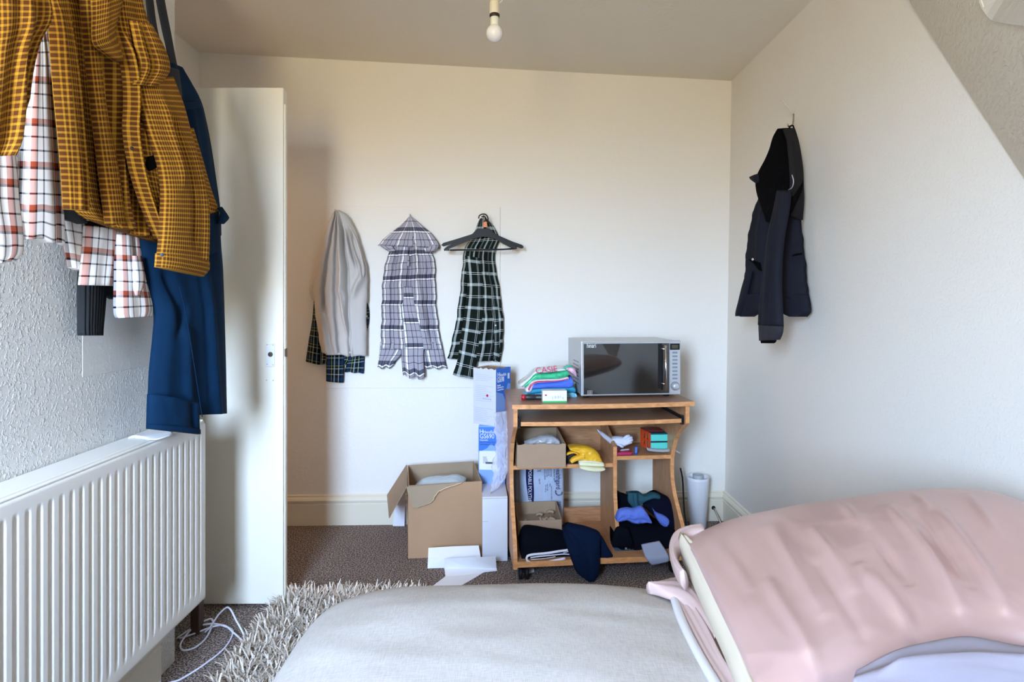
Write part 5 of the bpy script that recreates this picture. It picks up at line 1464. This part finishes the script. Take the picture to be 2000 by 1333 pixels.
cloth('hood_outer', [(1540, 254, 1553, 251, .08, .05), (1548, 275, 1560, 275, .08, .035), (1550, 300, 1565, 300, .08, .03), (1552, 330, 1569, 330, .08, .025), (1553, 360, 1570, 360, .08, .025), (1550, 385, 1571, 390, .08, .02), (1556, 420, 1568, 430, .05, .02)], RW, M('charcoal_shell', (0.012, 0.011, 0.013), 0.85, spec=0.2), jk, nu=12, nv=30, bulge=0.03, amp=0.003, seed=259)
cloth('hood_ear', [(1471, 344, 1473, 352, .15), (1478, 340, 1482, 360, .15), (1488, 338, 1492, 364, .14)], RW, m_jk, jk, nu=10, nv=10, bulge=0.018, amp=0.002, seed=260)
cloth('pocket_flap', [(1530, 508, 1566, 494, .062, .03), (1531, 511, 1567, 497, .062, .03)], RW, m_fl, jk, nu=8, nv=4, bulge=0.018, amp=0.0)
cloth('pocket_flap', [(1462, 506, 1486, 514, .163, .13), (1476, 516, 1488, 530, .163, .13)], RW, m_fl, jk, nu=8, nv=6, bulge=0.008, amp=0.0)
def rwp(px, py, off): return Vector(hit(px, py, (XR - off, 0, 0), (-1, 0, 0)))
disc('press_stud', rwp(1471, 507, .188), (-.9, -.4, 0), 0.0055, m_chrome, jk, 0.004, 12)
tube('drawcord', [rwp(1547, 342, .12), rwp(1550, 355, .125), rwp(1547, 366, .12), rwp(1540, 371, .11)], 0.0018, M('pale_cord', (0.40, 0.42, 0.50), 0.6), jk, 6, 12)
tube('hanging_loop', [rwp(1541, 254, .07), rwp(1543, 247, .06), rwp(1548, 245, .05), rwp(1551, 252, .05)], 0.003, m_fl, jk, 6, 10)
hookobj('coat_hook', 'metal hook on right wall holding the dark hooded jacket', [rwp(1550, 223, 0.0), rwp(1549, 240, .004), rwp(1546, 247, .03), rwp(1541, 248, .06), rwp(1538, 243, .07)], 0.0032)
hk2 = hookobj('wire_hanger', 'thin white wire stub sticking out from the right wall above jacket', [rwp(1527, 194, .05), rwp(1538, 208, .03), rwp(1547, 220, .008), rwp(1550, 222, 0.0)], 0.0028, M('white_wire', (0.62, 0.61, 0.58), 0.5))
hk2['category'] = 'wire'
hk2.name = 'wire_stub'

# ------------------------------------------------------------------ clothes on the left wall
m_must = plaid('mustard_check', 'a8680c', 0.0100, [(.0, .36, 'c08c2a'), (.36, 1.0, '56300f')], 0.0128, [(.0, .36, 'c08c2a'), (.36, 1.0, '5a3418')], 0.95)
m_orpl = plaid('orange_white_check', 'f6f4f2', 0.088, [(.02, .07, '060a28'), (.24, .56, 'ac4a28'), (.38, .43, '20101c'), (.62, .67, '060a28')], 0.094, [(.02, .065, '060a28'), (.30, .62, 'ac5a42'), (.42, .48, '241428'), (.70, .745, '060a28')], strong=0.35)
m_over = M('navy_twill', (0.0012, 0.017, 0.048), 0.85, spec=0.12, bump=(300, 0.25, 0.001), var=(14, 0.10))
m_overd = M('dark_navy_strap', (0.006, 0.010, 0.020), 0.8)
def lwp(px, py, off): return Vector(hit(px, py, (XL + off, 0, 0), (1, 0, 0)))

ov = thing('work_dungarees', 'navy work dungarees hanging by black straps at end of left wall', 'dungarees', (XL + .1, 1.7, 1.3))
cloth('bib', [(318, 120, 348, 136, .05), (320, 150, 366, 160, .07), (322, 190, 389, 196, .09), (325, 240, 400, 236, .10), (330, 300, 411, 296, .11), (335, 360, 419, 352, .115), (340, 420, 427, 412, .12), (300, 470, 430, 460, .12)], LW, m_over, ov, nu=22, nv=36, bulge=0.025, amp=0.004, seed=301, folds=((.5, .55, .2, 1, .06, .008),))
cloth('bib_pocket', [(332, 205, 391, 198, .125), (334, 216, 394, 210, .125)], LW, m_over, ov, nu=12, nv=6, bulge=0.012, amp=0.001, seed=302)
cloth('legs', [(272, 462, 428, 440, .11, .15), (276, 500, 430, 480, .11, .16), (284, 550, 433, 520, .11, .165), (298, 610, 435, 580, .115, .165), (296, 660, 437, 650, .115, .165), (290, 720, 439, 715, .115, .165), (287, 780, 440, 765, .115, .165), (285, 815, 441, 808, .115, .165)],
      LW, m_over, ov, nu=40, nv=50, bulge=0.030, amp=0.006, fu=3, seed=303, folds=((.15, .30, .15, .55, .06, -.014), (.3, .42, .45, 1, .05, .012), (.55, .70, .0, 1, .02, -.006), (.62, .78, .1, 1, .05, .012), (.1, .12, .3, 1, .08, .008), (.35, .2, .35, .6, .05, -.010)))
cloth('front_leg', [(287, 770, 385, 790, .13, .17), (286, 800, 384, 812, .13, .17), (285, 836, 386, 848, .13, .17)], LW, m_over, ov, nu=20, nv=14, bulge=0.03, amp=0.003, seed=304, folds=((.75, .8, 0, 1, .08, -.01),))
cloth('leg_hem', [(285, 829, 386, 840, .134, .174), (285, 838, 386, 849, .134, .174)], LW, m_over, ov, nu=16, nv=4, bulge=0.032, amp=0.001, seed=305)
bm = bmesh.new()
bm_tube(bm, [lwp(350, 560, .193), lwp(360, 600, .195), lwp(374, 680, .196), lwp(385, 750, .196), lwp(395, 815, .193)], 0.0012, 6, 30)
bm_obj('seam', bm, M('navy_thread', (0.0015, 0.019, 0.052), 0.9, spec=0.1), ov, True)
cloth('side_pocket', [(400, 420, 427, 412, .18), (398, 490, 430, 480, .18), (400, 500, 430, 490, .18)], LW, m_over, ov, nu=12, nv=12, bulge=0.008, amp=0.001, seed=306)
cloth('tool_loop', [(424, 408, 430, 404, .19), (430, 416, 442, 421, .20), (426, 430, 445, 427, .20), (424, 438, 434, 438, .19)], LW, m_over, ov, nu=8, nv=10, bulge=0.010, amp=0.001, seed=307)
cloth('strap', [(281, -30, 296, -30, .03), (285, 10, 300, 10, .03), (292, 60, 308, 62, .04), (305, 110, 322, 112, .05), (312, 150, 334, 150, .06)], LW, m_overd, ov, nu=6, nv=20, bulge=0.006, amp=0.001, seed=308)
cloth('strap', [(300, -30, 317, -30, .03), (306, 10, 323, 10, .035), (316, 60, 333, 62, .045), (326, 110, 342, 112, .055), (320, 150, 352, 148, .06)], LW, m_overd, ov, nu=6, nv=20, bulge=0.006, amp=0.001, seed=309)
cloth('side_panel', [(318, 130, 345, 138, .075), (318, 165, 350, 180, .095), (325, 210, 360, 235, .105), (338, 260, 374, 290, .115), (360, 330, 390, 340, .12)], LW, m_overd, ov, nu=12, nv=22, bulge=0.018, amp=0.003, seed=310)
for k, (x0, y0, x1, y1) in enumerate(((302, 92, 316, 97), (308, 117, 318, 130), (312, 130, 320, 118))):
    tube('buckle_bar', [lwp(x0, y0, .075), lwp(x1, y1, .08)], 0.0018, m_white, ov, 6, 4)

ws = thing('plaid_shirt', 'white shirt with orange and navy plaid under the mustard shirt', 'shirt', (XL + .08, 1.4, 1.5))
cloth('front', [(52, 60, 78, 55, .06), (48, 110, 90, 110, .065), (42, 180, 98, 185, .07), (38, 250, 106, 255, .075), (34, 330, 114, 335, .08), (31, 400, 119, 405, .085), (28, 462, 122, 478, .085)], LW, m_orpl, ws, nu=22, nv=40, bulge=0.022, amp=0.004, seed=321, hem=3, folds=((.82, .8, .2, 1, .07, -.012), (.1, .1, .3, 1, .05, -.008)))
cloth('front_edge', [(-40, 250, 18, 262, .06), (-40, 320, 28, 325, .07), (-40, 390, 34, 395, .075), (-30, 460, 40, 462, .08), (-30, 500, 38, 495, .08), (-30, 515, 20, 510, .08)], LW, m_orpl, ws, nu=16, nv=30, bulge=0.02, amp=0.005, seed=322, uv0=(-.05, .1), hem=2)
cloth('inner_side', [(112, 420, 158, 425, .05), (118, 450, 162, 460, .05), (126, 490, 158, 500, .05), (132, 522, 150, 530, .05)], LW, m_orpl, ws, nu=14, nv=18, bulge=0.016, amp=0.004, seed=323, uv0=(.09, .2))
cloth('tail', [(162, 440, 232, 450, .07), (160, 480, 230, 490, .07), (156, 520, 228, 525, .07), (152, 557, 225, 559, .07)], LW, m_orpl, ws, nu=20, nv=20, bulge=0.02, amp=0.004, seed=324, uv0=(.02, .05))
cloth('sleeve', [(222, 455, 272, 462, .085), (222, 500, 278, 505, .09), (222, 545, 288, 550, .095), (221, 590, 298, 590, .10), (222, 615, 299, 606, .10), (226, 622, 292, 618, .10)], LW, m_orpl, ws, nu=18, nv=30, bulge=0.022, amp=0.003, seed=325, uv0=(.11, .33), folds=((.5, .55, 0, .6, .04, -.008),))
cloth('cuff_tab', [(258, 500, 274, 500, .118), (260, 545, 282, 546, .12), (262, 578, 270, 578, .118)], LW, m_orpl, ws, nu=8, nv=14, bulge=0.008, amp=0.001, seed=326, uv0=(.03, .2))

bk = thing('black_jumper', 'black ribbed jumper cuff hanging below the orange plaid shirt', 'jumper', (XL + .06, 1.3, 1.2))
o = cloth('sleeve', [(152, 430, 212, 440, .035), (152, 500, 208, 505, .035), (150, 555, 203, 555, .035), (150, 600, 199, 600, .035), (150, 640, 195, 640, .035), (151, 656, 194, 656, .035)], LW, M('black_knit', (0.008, 0.010, 0.012), 0.9), bk, nu=48, nv=30, bulge=0.018, amp=0.0, seed=331,
          folds=tuple((.08 + .105 * k, .08 + .105 * k, 0, 1, .022, .004) for k in range(9)))
cloth('hem', [(196, 545, 236, 545, .03), (200, 575, 222, 575, .03), (214, 585, 222, 585, .03)], LW, M('black_knit', None), bk, nu=10, nv=10, bulge=0.012, amp=0.002, seed=332)
cloth('collar', [(108, 408, 166, 408, .09), (118, 425, 166, 424, .09), (150, 438, 166, 436, .09)], LW, M('black_knit', None), bk, nu=12, nv=10, bulge=0.012, amp=0.002, seed=333)

ys_ = thing('mustard_shirt', 'mustard and brown small checked shirt hanging open on left wall', 'shirt', (XL + .15, 1.4, 1.6))
Y = lambda n, r, **k: cloth(n, r, LW, m_must, ys_, **k)
Y('back', [(70, -60, 260, -40, .10, .11), (92, 0, 285, 30, .10, .12), (98, 60, 305, 90, .10, .125), (102, 130, 318, 170, .10, .13), (110, 210, 322, 250, .10, .13), (118, 290, 322, 320, .10, .13), (128, 360, 318, 390, .10, .13), (142, 410, 312, 440, .10, .13), (166, 428, 304, 476, .105, .13)],
  nu=60, nv=50, bulge=0.024, amp=0.008, fscale=1.8, fu=4, seed=341, folds=((.38, .42, 0, 1, .022, .020), (.30, .30, 0, 1, .03, -.018), (.52, .58, 0, 1, .05, -.012), (.66, .7, 0, 1, .03, .012)))
Y('left_front', [(74, -60, 130, -60, .13), (84, 0, 126, 0, .135), (94, 60, 136, 66, .14), (98, 120, 146, 125, .14), (104, 190, 154, 195, .14), (112, 270, 160, 275, .14), (118, 340, 165, 345, .14), (122, 409, 166, 413, .14)],
  nu=18, nv=40, bulge=0.022, amp=0.004, seed=342, folds=((.2, .35, .1, 1, .08, .008), (.75, .7, .0, 1, .06, -.008)), uv0=(.003, 0))
Y('fold_strip', [(152, -40, 182, -40, .14), (158, 40, 184, 40, .145), (166, 130, 192, 130, .15), (178, 230, 205, 230, .15), (190, 330, 226, 330, .15), (204, 438, 240, 438, .15)], nu=12, nv=36, bulge=0.018, amp=0.003, seed=343)
Y('right_front', [(212, -40, 262, -30, .155), (214, 30, 280, 40, .16), (222, 80, 296, 100, .165), (236, 140, 302, 150, .17), (240, 200, 305, 215, .175), (238, 250, 308, 270, .175), (246, 310, 316, 330, .175), (262, 370, 322, 390, .17), (282, 425, 332, 440, .165), (300, 466, 336, 474, .16)],
  nu=34, nv=44, bulge=0.024, amp=0.007, fscale=1.6, seed=344, folds=((.10, .10, .2, 1, .05, .010), (.35, .25, .2, .8, .06, -.012), (.7, .6, .3, .8, .06, .01)))
Y('collar', [(176, -30, 250, -50, .17), (178, 30, 235, 10, .175), (180, 84, 222, 60, .18), (200, 104, 232, 98, .18), (222, 120, 234, 118, .18)], nu=14, nv=18, bulge=0.016, amp=0.003, seed=345)
Y('shoulder_fold', [(252, 40, 290, 50, .19), (262, 90, 318, 100, .195), (270, 130, 326, 140, .195), (258, 165, 300, 170, .195)], nu=14, nv=18, bulge=0.022, amp=0.003, seed=346, folds=((.3, .3, 0, 1, .08, -.02),))
Y('sleeve', [(258, 150, 330, 150, .18), (268, 200, 352, 205, .19), (285, 260, 368, 265, .20), (305, 320, 385, 320, .205), (312, 370, 398, 372, .205), (311, 420, 404, 425, .205), (308, 470, 404, 478, .205), (304, 505, 402, 520, .205), (301, 522, 394, 541, .205)],
  nu=26, nv=46, bulge=0.030, amp=0.005, seed=347, folds=((.35, .3, .1, .6, .06, .010), (.5, .55, .2, .9, .05, -.012), (.75, .8, .3, 1, .06, .008)))
Y('cuff', [(303, 495, 404, 512, .212), (302, 510, 403, 528, .212), (301, 522, 392, 541, .212)], nu=20, nv=8, bulge=0.032, amp=0.001, seed=348)
Y('rear_sleeve', [(352, 250, 370, 250, .15), (368, 310, 390, 315, .155), (384, 370, 408, 375, .16), (390, 410, 425, 418, .165), (392, 440, 426, 434, .165)], nu=12, nv=26, bulge=0.02, amp=0.003, seed=349)
Y('left_sleeve', [(-60, -60, 78, -60, .17), (-60, 0, 90, 10, .18), (-60, 60, 88, 40, .19), (-60, 110, 66, 75, .19), (-60, 170, 50, 130, .19), (-60, 230, 40, 200, .185), (-60, 280, 28, 265, .18), (-60, 310, 4, 300, .18)],
  nu=26, nv=36, bulge=0.030, amp=0.008, seed=350, folds=((.5, .62, 0, 1, .05, .014), (.7, .8, 0, .8, .05, -.012), (.86, .9, .1, .8, .04, .008)))
cloth('pocket_opening', [(288, 306, 312, 300, .200), (284, 322, 312, 312, .200), (290, 335, 306, 326, .20)], LW, m_fl, ys_, nu=8, nv=8, bulge=0.004, amp=0)
disc('cuff_button', lwp(316, 498, .236), (1, -.25, 0), 0.0048, M('slate_button', (0.06, 0.10, 0.13), 0.3), ys_, 0.003, 12)
disc('button', lwp(257, 290, .205), (1, -.25, 0), 0.0045, M('brown_button', (0.05, 0.02, 0.02), 0.3), ys_, 0.003, 12)
hgw = thing('wire_hanger', 'thin bent wire hanger end above the mustard shirt on left wall', 'hanger', tuple(lwp(252, 10, .02)))
tube('hook_wire', [lwp(246, -20, .05), lwp(249, 10, .05), lwp(254, 22, .055), lwp(260, 8, .05), lwp(256, -8, .04), lwp(252, -30, .03)], 0.0016, m_metal, hgw, 6, 20)
tube('twist', [lwp(250, 12, .055), lwp(252, 26, .06), lwp(255, 36, .065)], 0.0016, m_metal, hgw, 6, 8)

# ------------------------------------------------------------------ white cable on the carpet
cp = [(345, 1248, .004), (352, 1243, .01), (379, 1225, .02), (411, 1209, .03), (416, 1215, .02), (403, 1246, .006), (380, 1266, .004), (358, 1271, .004), (352, 1261, .006), (362, 1243, .015), (381, 1226, .02), (415, 1219, .02), (442, 1225, .012), (455, 1234, .006), (440, 1265, .004), (400, 1298, .004), (352, 1328, .004), (336, 1333, .004), (316, 1336, .004), (300, 1318, .006), (288, 1305, .02)]
cab = tube('white_cable', [atz(x, y, z) for x, y, z in cp], 0.0030, M('white_cable_pvc', (0.72, 0.71, 0.82), 0.35), None, 8, 140)
tag(cab, 'loose white cable coiled on carpet beside the radiator end', 'cable')
cp = [(350, 1248, .004), (375, 1240, .006), (415, 1225, .012), (437, 1222, .014), (458, 1238, .008), (480, 1256, .004), (476, 1240, .02), (462, 1214, .05), (445, 1187, .07), (428, 1200, .05), (411, 1225, .02), (400, 1236, .006)]
cab2 = tube('white_cable', [atz(x, y, z) for x, y, z in cp], 0.0030, M('white_cable_pvc', None), None, 8, 90)
tag(cab2, 'white cable arching up into a loop by the foot of the open door', 'cable')
cp = [(262, 1296, .09), (284, 1310, .03), (300, 1326, .004), (318, 1340, .004)]
cab3 = tube('white_cable', [atz(x, y, z) for x, y, z in cp], 0.0030, M('white_cable_pvc', None), None, 8, 24)
tag(cab3, 'short run of white cable dropping below the ribbed radiator', 'cable')

# ------------------------------------------------------------------ shaggy rug
RX0, RX1, RY0, RY1 = -0.885, -0.345, 1.25, 2.235
rug = thing('shaggy_rug', 'shaggy grey beige long pile rug on carpet beside the bed', 'rug', ((RX0 + RX1) / 2, (RY0 + RY1) / 2, 0))
box('backing', WORLD, (RX0 + .02, RY0, 0.0005), (RX1, RY1 - .02, 0.008), M('rug_backing', (0.16, 0.13, 0.11), 0.95), rug)
def pile_mat():
    m, n, b = new_mat('shaggy_pile')
    b.inputs['Roughness'].default_value = 0.7
    b.inputs['Sheen Weight'].default_value = 0.2
    uv = n.nodes.new('ShaderNodeUVMap'); s = n.nodes.new('ShaderNodeSeparateXYZ'); r = n.nodes.new('ShaderNodeValToRGB')
    n.links.new(uv.outputs[0], s.inputs[0]); n.links.new(s.outputs[0], r.inputs[0])
    e = r.color_ramp.elements
    e[0].position = 0; e[0].color = (0.30, 0.24, 0.19, 1); e[1].position = 1; e[1].color = (0.80, 0.72, 0.63, 1)
    q = e.new(0.45); q.color = (0.58, 0.50, 0.42, 1)
    n.links.new(r.outputs[0], b.inputs['Base Color'])
    return m
rng = np.random.RandomState(12)
nS_ = 11500
V, F, UVs = [], [], []
for i in range(nS_):
    x, y = rng.uniform(RX0, RX1), rng.uniform(RY0, RY1)
    if x > -0.35 and y < 1.85: continue
    L = rng.uniform(0.04, 0.075); w = rng.uniform(0.0024, 0.0056)
    a = rng.uniform(0, 6.28); tilt = rng.uniform(0.7, 1.7)
    dx, dy = math.cos(a), math.sin(a)
    if y > RY1 - 0.05: dy = abs(dy)
    if x < RX0 + 0.05: dx = -abs(dx)
    px_, py_ = -dy, dx
    base = len(V); c = rng.uniform(0, 1)
    cx, cy_, cz = x, y, 0.006
    for k in range(4):
        t = k / 3
        ww = w * (1 - 0.65 * t)
        bend = tilt * (0.35 + 0.9 * t)
        V += [(cx - px_ * ww, cy_ - py_ * ww, cz), (cx + px_ * ww, cy_ + py_ * ww, cz)]
        UVs += [(c, t), (c, t)]
        h = L / 3
        cx += dx * math.sin(bend) * h; cy_ += dy * math.sin(bend) * h; cz = max(0.004, cz + math.cos(bend) * h)
    for k in range(3):
        b0 = base + 2 * k
        F.append((b0, b0 + 1, b0 + 3, b0 + 2))
pl_ = mesh_obj('pile', V, F, pile_mat(), rug, True, UVs)
pl_['kind'] = 'stuff'

# ------------------------------------------------------------------ bed, pillows and bedding
bed = thing('bed', 'divan bed along right wall under the grey and pink pillows', 'bed', (0.37, 0.35, 0))
m_sheet = M('pale_lavender_sheet', (0.29, 0.265, 0.315), 0.85, bump=(200, 0.2, 0.001))
box('divan_base', WORLD, (-0.33, -0.68, 0.0), (1.10, 1.30, 0.27), M('grey_divan_fabric', (0.35, 0.33, 0.33), 0.9), bed, 0.02, 2)
box('mattress', WORLD, (-0.33, -0.69, 0.272), (1.105, 1.29, 0.44), m_sheet, bed, 0.04, 3)


def pillow(name, fr, hw, hl, th, mat, parent=None, nx=70, ny=60, seed=1, crumple=0.01, cf=(2, 3), flat=0.25, rag=0.0, ex=3.2, pinch=0.04, amp=.008):
    """stuffed pillow: half width hw (x), half length hl (y), full thickness th, in frame fr (z up, bottom at z=0)"""
    rng = np.random.RandomState(seed)
    u = np.sin(np.linspace(-1, 1, nx + 1) * math.pi / 2 * .96) / math.sin(math.pi / 2 * .96)
    v = np.sin(np.linspace(-1, 1, ny + 1) * math.pi / 2 * .96) / math.sin(math.pi / 2 * .96)
    U, Vv = np.meshgrid(u, v)
    # superellipse outline
    sx = 1 - pinch * (Vv ** 2) ** 2
    sy = 1 - pinch * (U ** 2) ** 2
    X = hw * U * sx; Y_ = hl * Vv * sy
    p = np.clip(1 - np.abs(U) ** ex, 0, 1) ** 0.5 * np.clip(1 - np.abs(Vv) ** ex, 0, 1) ** 0.5
    a, b = (U + 1) / 2, (Vv + 1) / 2
    n1 = amp * _wav(a, b, rng, 5, 2.2, 2.2) + crumple * _ridge(a, b, rng, 6, cf[0], cf[1]) - crumple * .4
    top = th * (flat + (1 - flat) * p) + n1 * p ** .8
    bot = th * flat * (1 - p ** .5)
    edgez = th * flat
    top = edgez + (th - edgez) * p + n1 * np.clip(p, 0, 1) ** .7
    bot = edgez * (1 - p)
    V1 = [fr.p(x, y, z) for x, y, z in zip(X.ravel(), Y_.ravel(), top.ravel())]
    W_ = nx + 1
    idx = np.zeros((ny + 1, nx + 1), int)
    verts = list(V1)
    for j in range(ny + 1):
        for i in range(nx + 1):
            if i in (0, nx) or j in (0, ny): idx[j, i] = j * W_ + i
            else:
                idx[j, i] = len(verts); verts.append(fr.p(X[j, i], Y_[j, i], bot[j, i]))
    F = []
    for j in range(ny):
        for i in range(nx):
            q = j * W_ + i
            F.append((q, q + 1, q + W_ + 1, q + W_))
            F.append((idx[j, i], idx[j + 1, i], idx[j + 1, i + 1], idx[j, i + 1]))
    uvs = [(0, 0)] * len(verts)
    return mesh_obj(name, verts, F, mat, parent, True)


def linen():
    m, n, b = new_mat('oatmeal_grey_linen')
    b.inputs['Roughness'].default_value = 0.9; b.inputs['Specular IOR Level'].default_value = 0.15
    t = n.nodes.new('ShaderNodeTexCoord')
    outs = []
    for sc_ in ((900, 60, 60), (60, 900, 60)):
        mp = n.nodes.new('ShaderNodeMapping'); mp.inputs['Scale'].default_value = sc_
        x = n.nodes.new('ShaderNodeTexNoise'); x.inputs['Scale'].default_value = 1.0; x.inputs['Detail'].default_value = 3
        n.links.new(t.outputs['Object'], mp.inputs[0]); n.links.new(mp.outputs[0], x.inputs['Vector']); outs.append(x.outputs[0])
    ad = n.nodes.new('ShaderNodeMath'); ad.operation = 'ADD'; n.links.new(outs[0], ad.inputs[0]); n.links.new(outs[1], ad.inputs[1])
    hf = n.nodes.new('ShaderNodeMath'); hf.operation = 'MULTIPLY'; hf.inputs[1].default_value = 0.5; n.links.new(ad.outputs[0], hf.inputs[0])
    r = n.nodes.new('ShaderNodeValToRGB')
    r.color_ramp.elements[0].position = 0.38; r.color_ramp.elements[0].color = (0.395, 0.365, 0.335, 1)
    r.color_ramp.elements[1].position = 0.62; r.color_ramp.elements[1].color = (0.51, 0.475, 0.445, 1)
    n.links.new(hf.outputs[0], r.inputs[0]); n.links.new(r.outputs[0], b.inputs['Base Color'])
    bp = n.nodes.new('ShaderNodeBump'); bp.inputs['Strength'].default_value = 0.25; bp.inputs['Distance'].default_value = 0.001
    n.links.new(hf.outputs[0], bp.inputs['Height']); n.links.new(bp.outputs[0], b.inputs['Normal'])
    return m


gp1 = thing('grey_pillow', 'oatmeal grey linen pillow at left head end of the bed', 'pillow', (-0.03, 1.05, 0.44))
pillow('pillowcase', Frame((0.020, 1.02, 0.442), yaw=math.radians(0)), 0.445, 0.285, 0.144, linen(), gp1, nx=80, ny=60, seed=5, crumple=0.006, ex=2.8, pinch=0.09, flat=0.35, amp=0.006)

m_satin = M('dusty_pink_satin', (0.60, 0.405, 0.375), 0.36, spec=0.7, metal=0.42)
m_satin_l = M('pink_satin_underside', (0.47, 0.34, 0.315), 0.45)
m_inner = M('cream_pillow_ticking', (0.56, 0.49, 0.38), 0.8)
pk1 = thing('pink_pillow', 'dusty pink satin pillow with open end showing cream filling beside right wall', 'pillow', (0.75, 1.0, 0.5))
pA, pB, pC = at(1330, 1060, 1.27), at(1850, 1000, 1.20), at(1700, 1300, 0.84)
nP = (pB - pA).cross(pC - pA).normalized()
if nP.z < 0: nP = -nP
PP = (tuple(pA), tuple(nP))
cloth('pillowcase', [(1335, 1062, 1500, 1420), (1425, 1024, 1600, 1395), (1530, 1004, 1700, 1345), (1640, 988, 1800, 1300), (1750, 974, 1900, 1284), (1850, 968, 2010, 1290), (1950, 978, 2110, 1310), (2040, 1020, 2190, 1330), (2090, 1080, 2200, 1330)],
      PP, m_satin, pk1, nu=90, nv=110, bulge=0.075, amp=0.009, fu=1.6, fv=3.0, crumple=0.007, cf=(1.6, 3.4), seed=19, lines=((.25,.50,.9,.56,.018,.014),(.35,.62,.9,.67,.020,.013),(.3,.30,.7,.32,.016,.010),(.6,.36,1,.42,.018,.012),(.2,.2,.75,.22,.018,.008),(.15,.72,.45,.74,.014,.009),(.5,.13,.95,.16,.016,.009),(.4,.42,.75,.45,.014,-.010),(.3,.56,.8,.60,.014,-.009),(.1,.40,.35,.41,.014,.007),(.12,.58,.3,.6,.012,.006),(.5,.26,.9,.29,.014,-.008),(.1,.06,.5,.08,.016,.006)), back=0.075, pw=2.4, rise=0.35,
      )

Z1 = ((0, 0, 0.60), (0, -0.25, 1))
cloth('inner_pillow', [(1326, 1068, 1346, 1066), (1331, 1080, 1360, 1078), (1340, 1102, 1378, 1098), (1356, 1140, 1402, 1140), (1382, 1200, 1436, 1200), (1412, 1268, 1474, 1268), (1440, 1345, 1512, 1345), (1470, 1420, 1545, 1420)], PP, m_inner, pk1,
      nu=24, nv=50, bulge=0.030, amp=0.003, crumple=0.003, seed=403, back=0.05, folds=((.55, .62, .05, 1, .05, -.008), (.3, .3, .1, 1, .08, .004)))
cloth('case_rim', [(1372, 1034, 1380, 1054), (1345, 1038, 1356, 1058), (1318, 1050, 1338, 1066), (1308, 1072, 1326, 1080), (1309, 1095, 1325, 1098), (1318, 1120, 1334, 1118), (1330, 1136, 1344, 1132)], PP, m_satin_l, pk1, nu=14, nv=30, bulge=0.020, amp=0.002, seed=404, back=0.02)
cloth('case_flap', [(1262, 1150, 1272, 1153), (1300, 1138, 1300, 1166), (1330, 1132, 1330, 1178), (1356, 1150, 1352, 1196), (1380, 1186, 1374, 1226), (1400, 1236, 1396, 1252)], ((0, 0, 0.575), (0, 0, 1)), m_satin_l, pk1, nu=16, nv=26, bulge=0.014, amp=0.004, seed=405, back=0.01)
cloth('case_flap', [(1312, 1160, 1338, 1166), (1326, 1200, 1366, 1200), (1346, 1245, 1396, 1245), (1375, 1300, 1425, 1300), (1404, 1350, 1456, 1350), (1440, 1420, 1490, 1420)], ((0, 0, 0.565), (0, 0, 1)), m_satin_l, pk1, nu=18, nv=34, bulge=0.012, amp=0.003, seed=406, back=0.02, folds=((.7, .6, .1, 1, .06, .008),))
cloth('white_hem', [(1306, 1160, 1322, 1163), (1318, 1200, 1336, 1200), (1338, 1245, 1356, 1245), (1367, 1300, 1386, 1300), (1396, 1350, 1416, 1350), (1430, 1420, 1452, 1420)], ((0, 0, 0.572), (0, 0, 1)), M('white_hem_cotton', (0.55, 0.52, 0.51), 0.8), pk1, nu=8, nv=30, bulge=0.008, amp=0.001, seed=407, back=0.01)
lv = thing('lavender_sheet', 'rumpled pale lavender sheet in front of the pink satin pillow', 'sheet', (0.6, 0.75, 0.5))
m_lav = M('pale_lavender_sheet', None)
LP = ((0, 0, 0.585), (0, -0.2, 1))
cloth('fold', [(1670, 1330, 1640, 1460), (1740, 1290, 1740, 1460), (1800, 1272, 1840, 1460), (1880, 1258, 1960, 1460), (1960, 1272, 2080, 1460), (2100, 1290, 2250, 1460)], LP, m_lav, lv, nu=30, nv=50, bulge=0.028, amp=0.010, fu=3, fv=1, seed=411, back=0.04, folds=((.35, .3, .1, 1, .05, .012), (.55, .5, .2, 1, .05, -.014)))
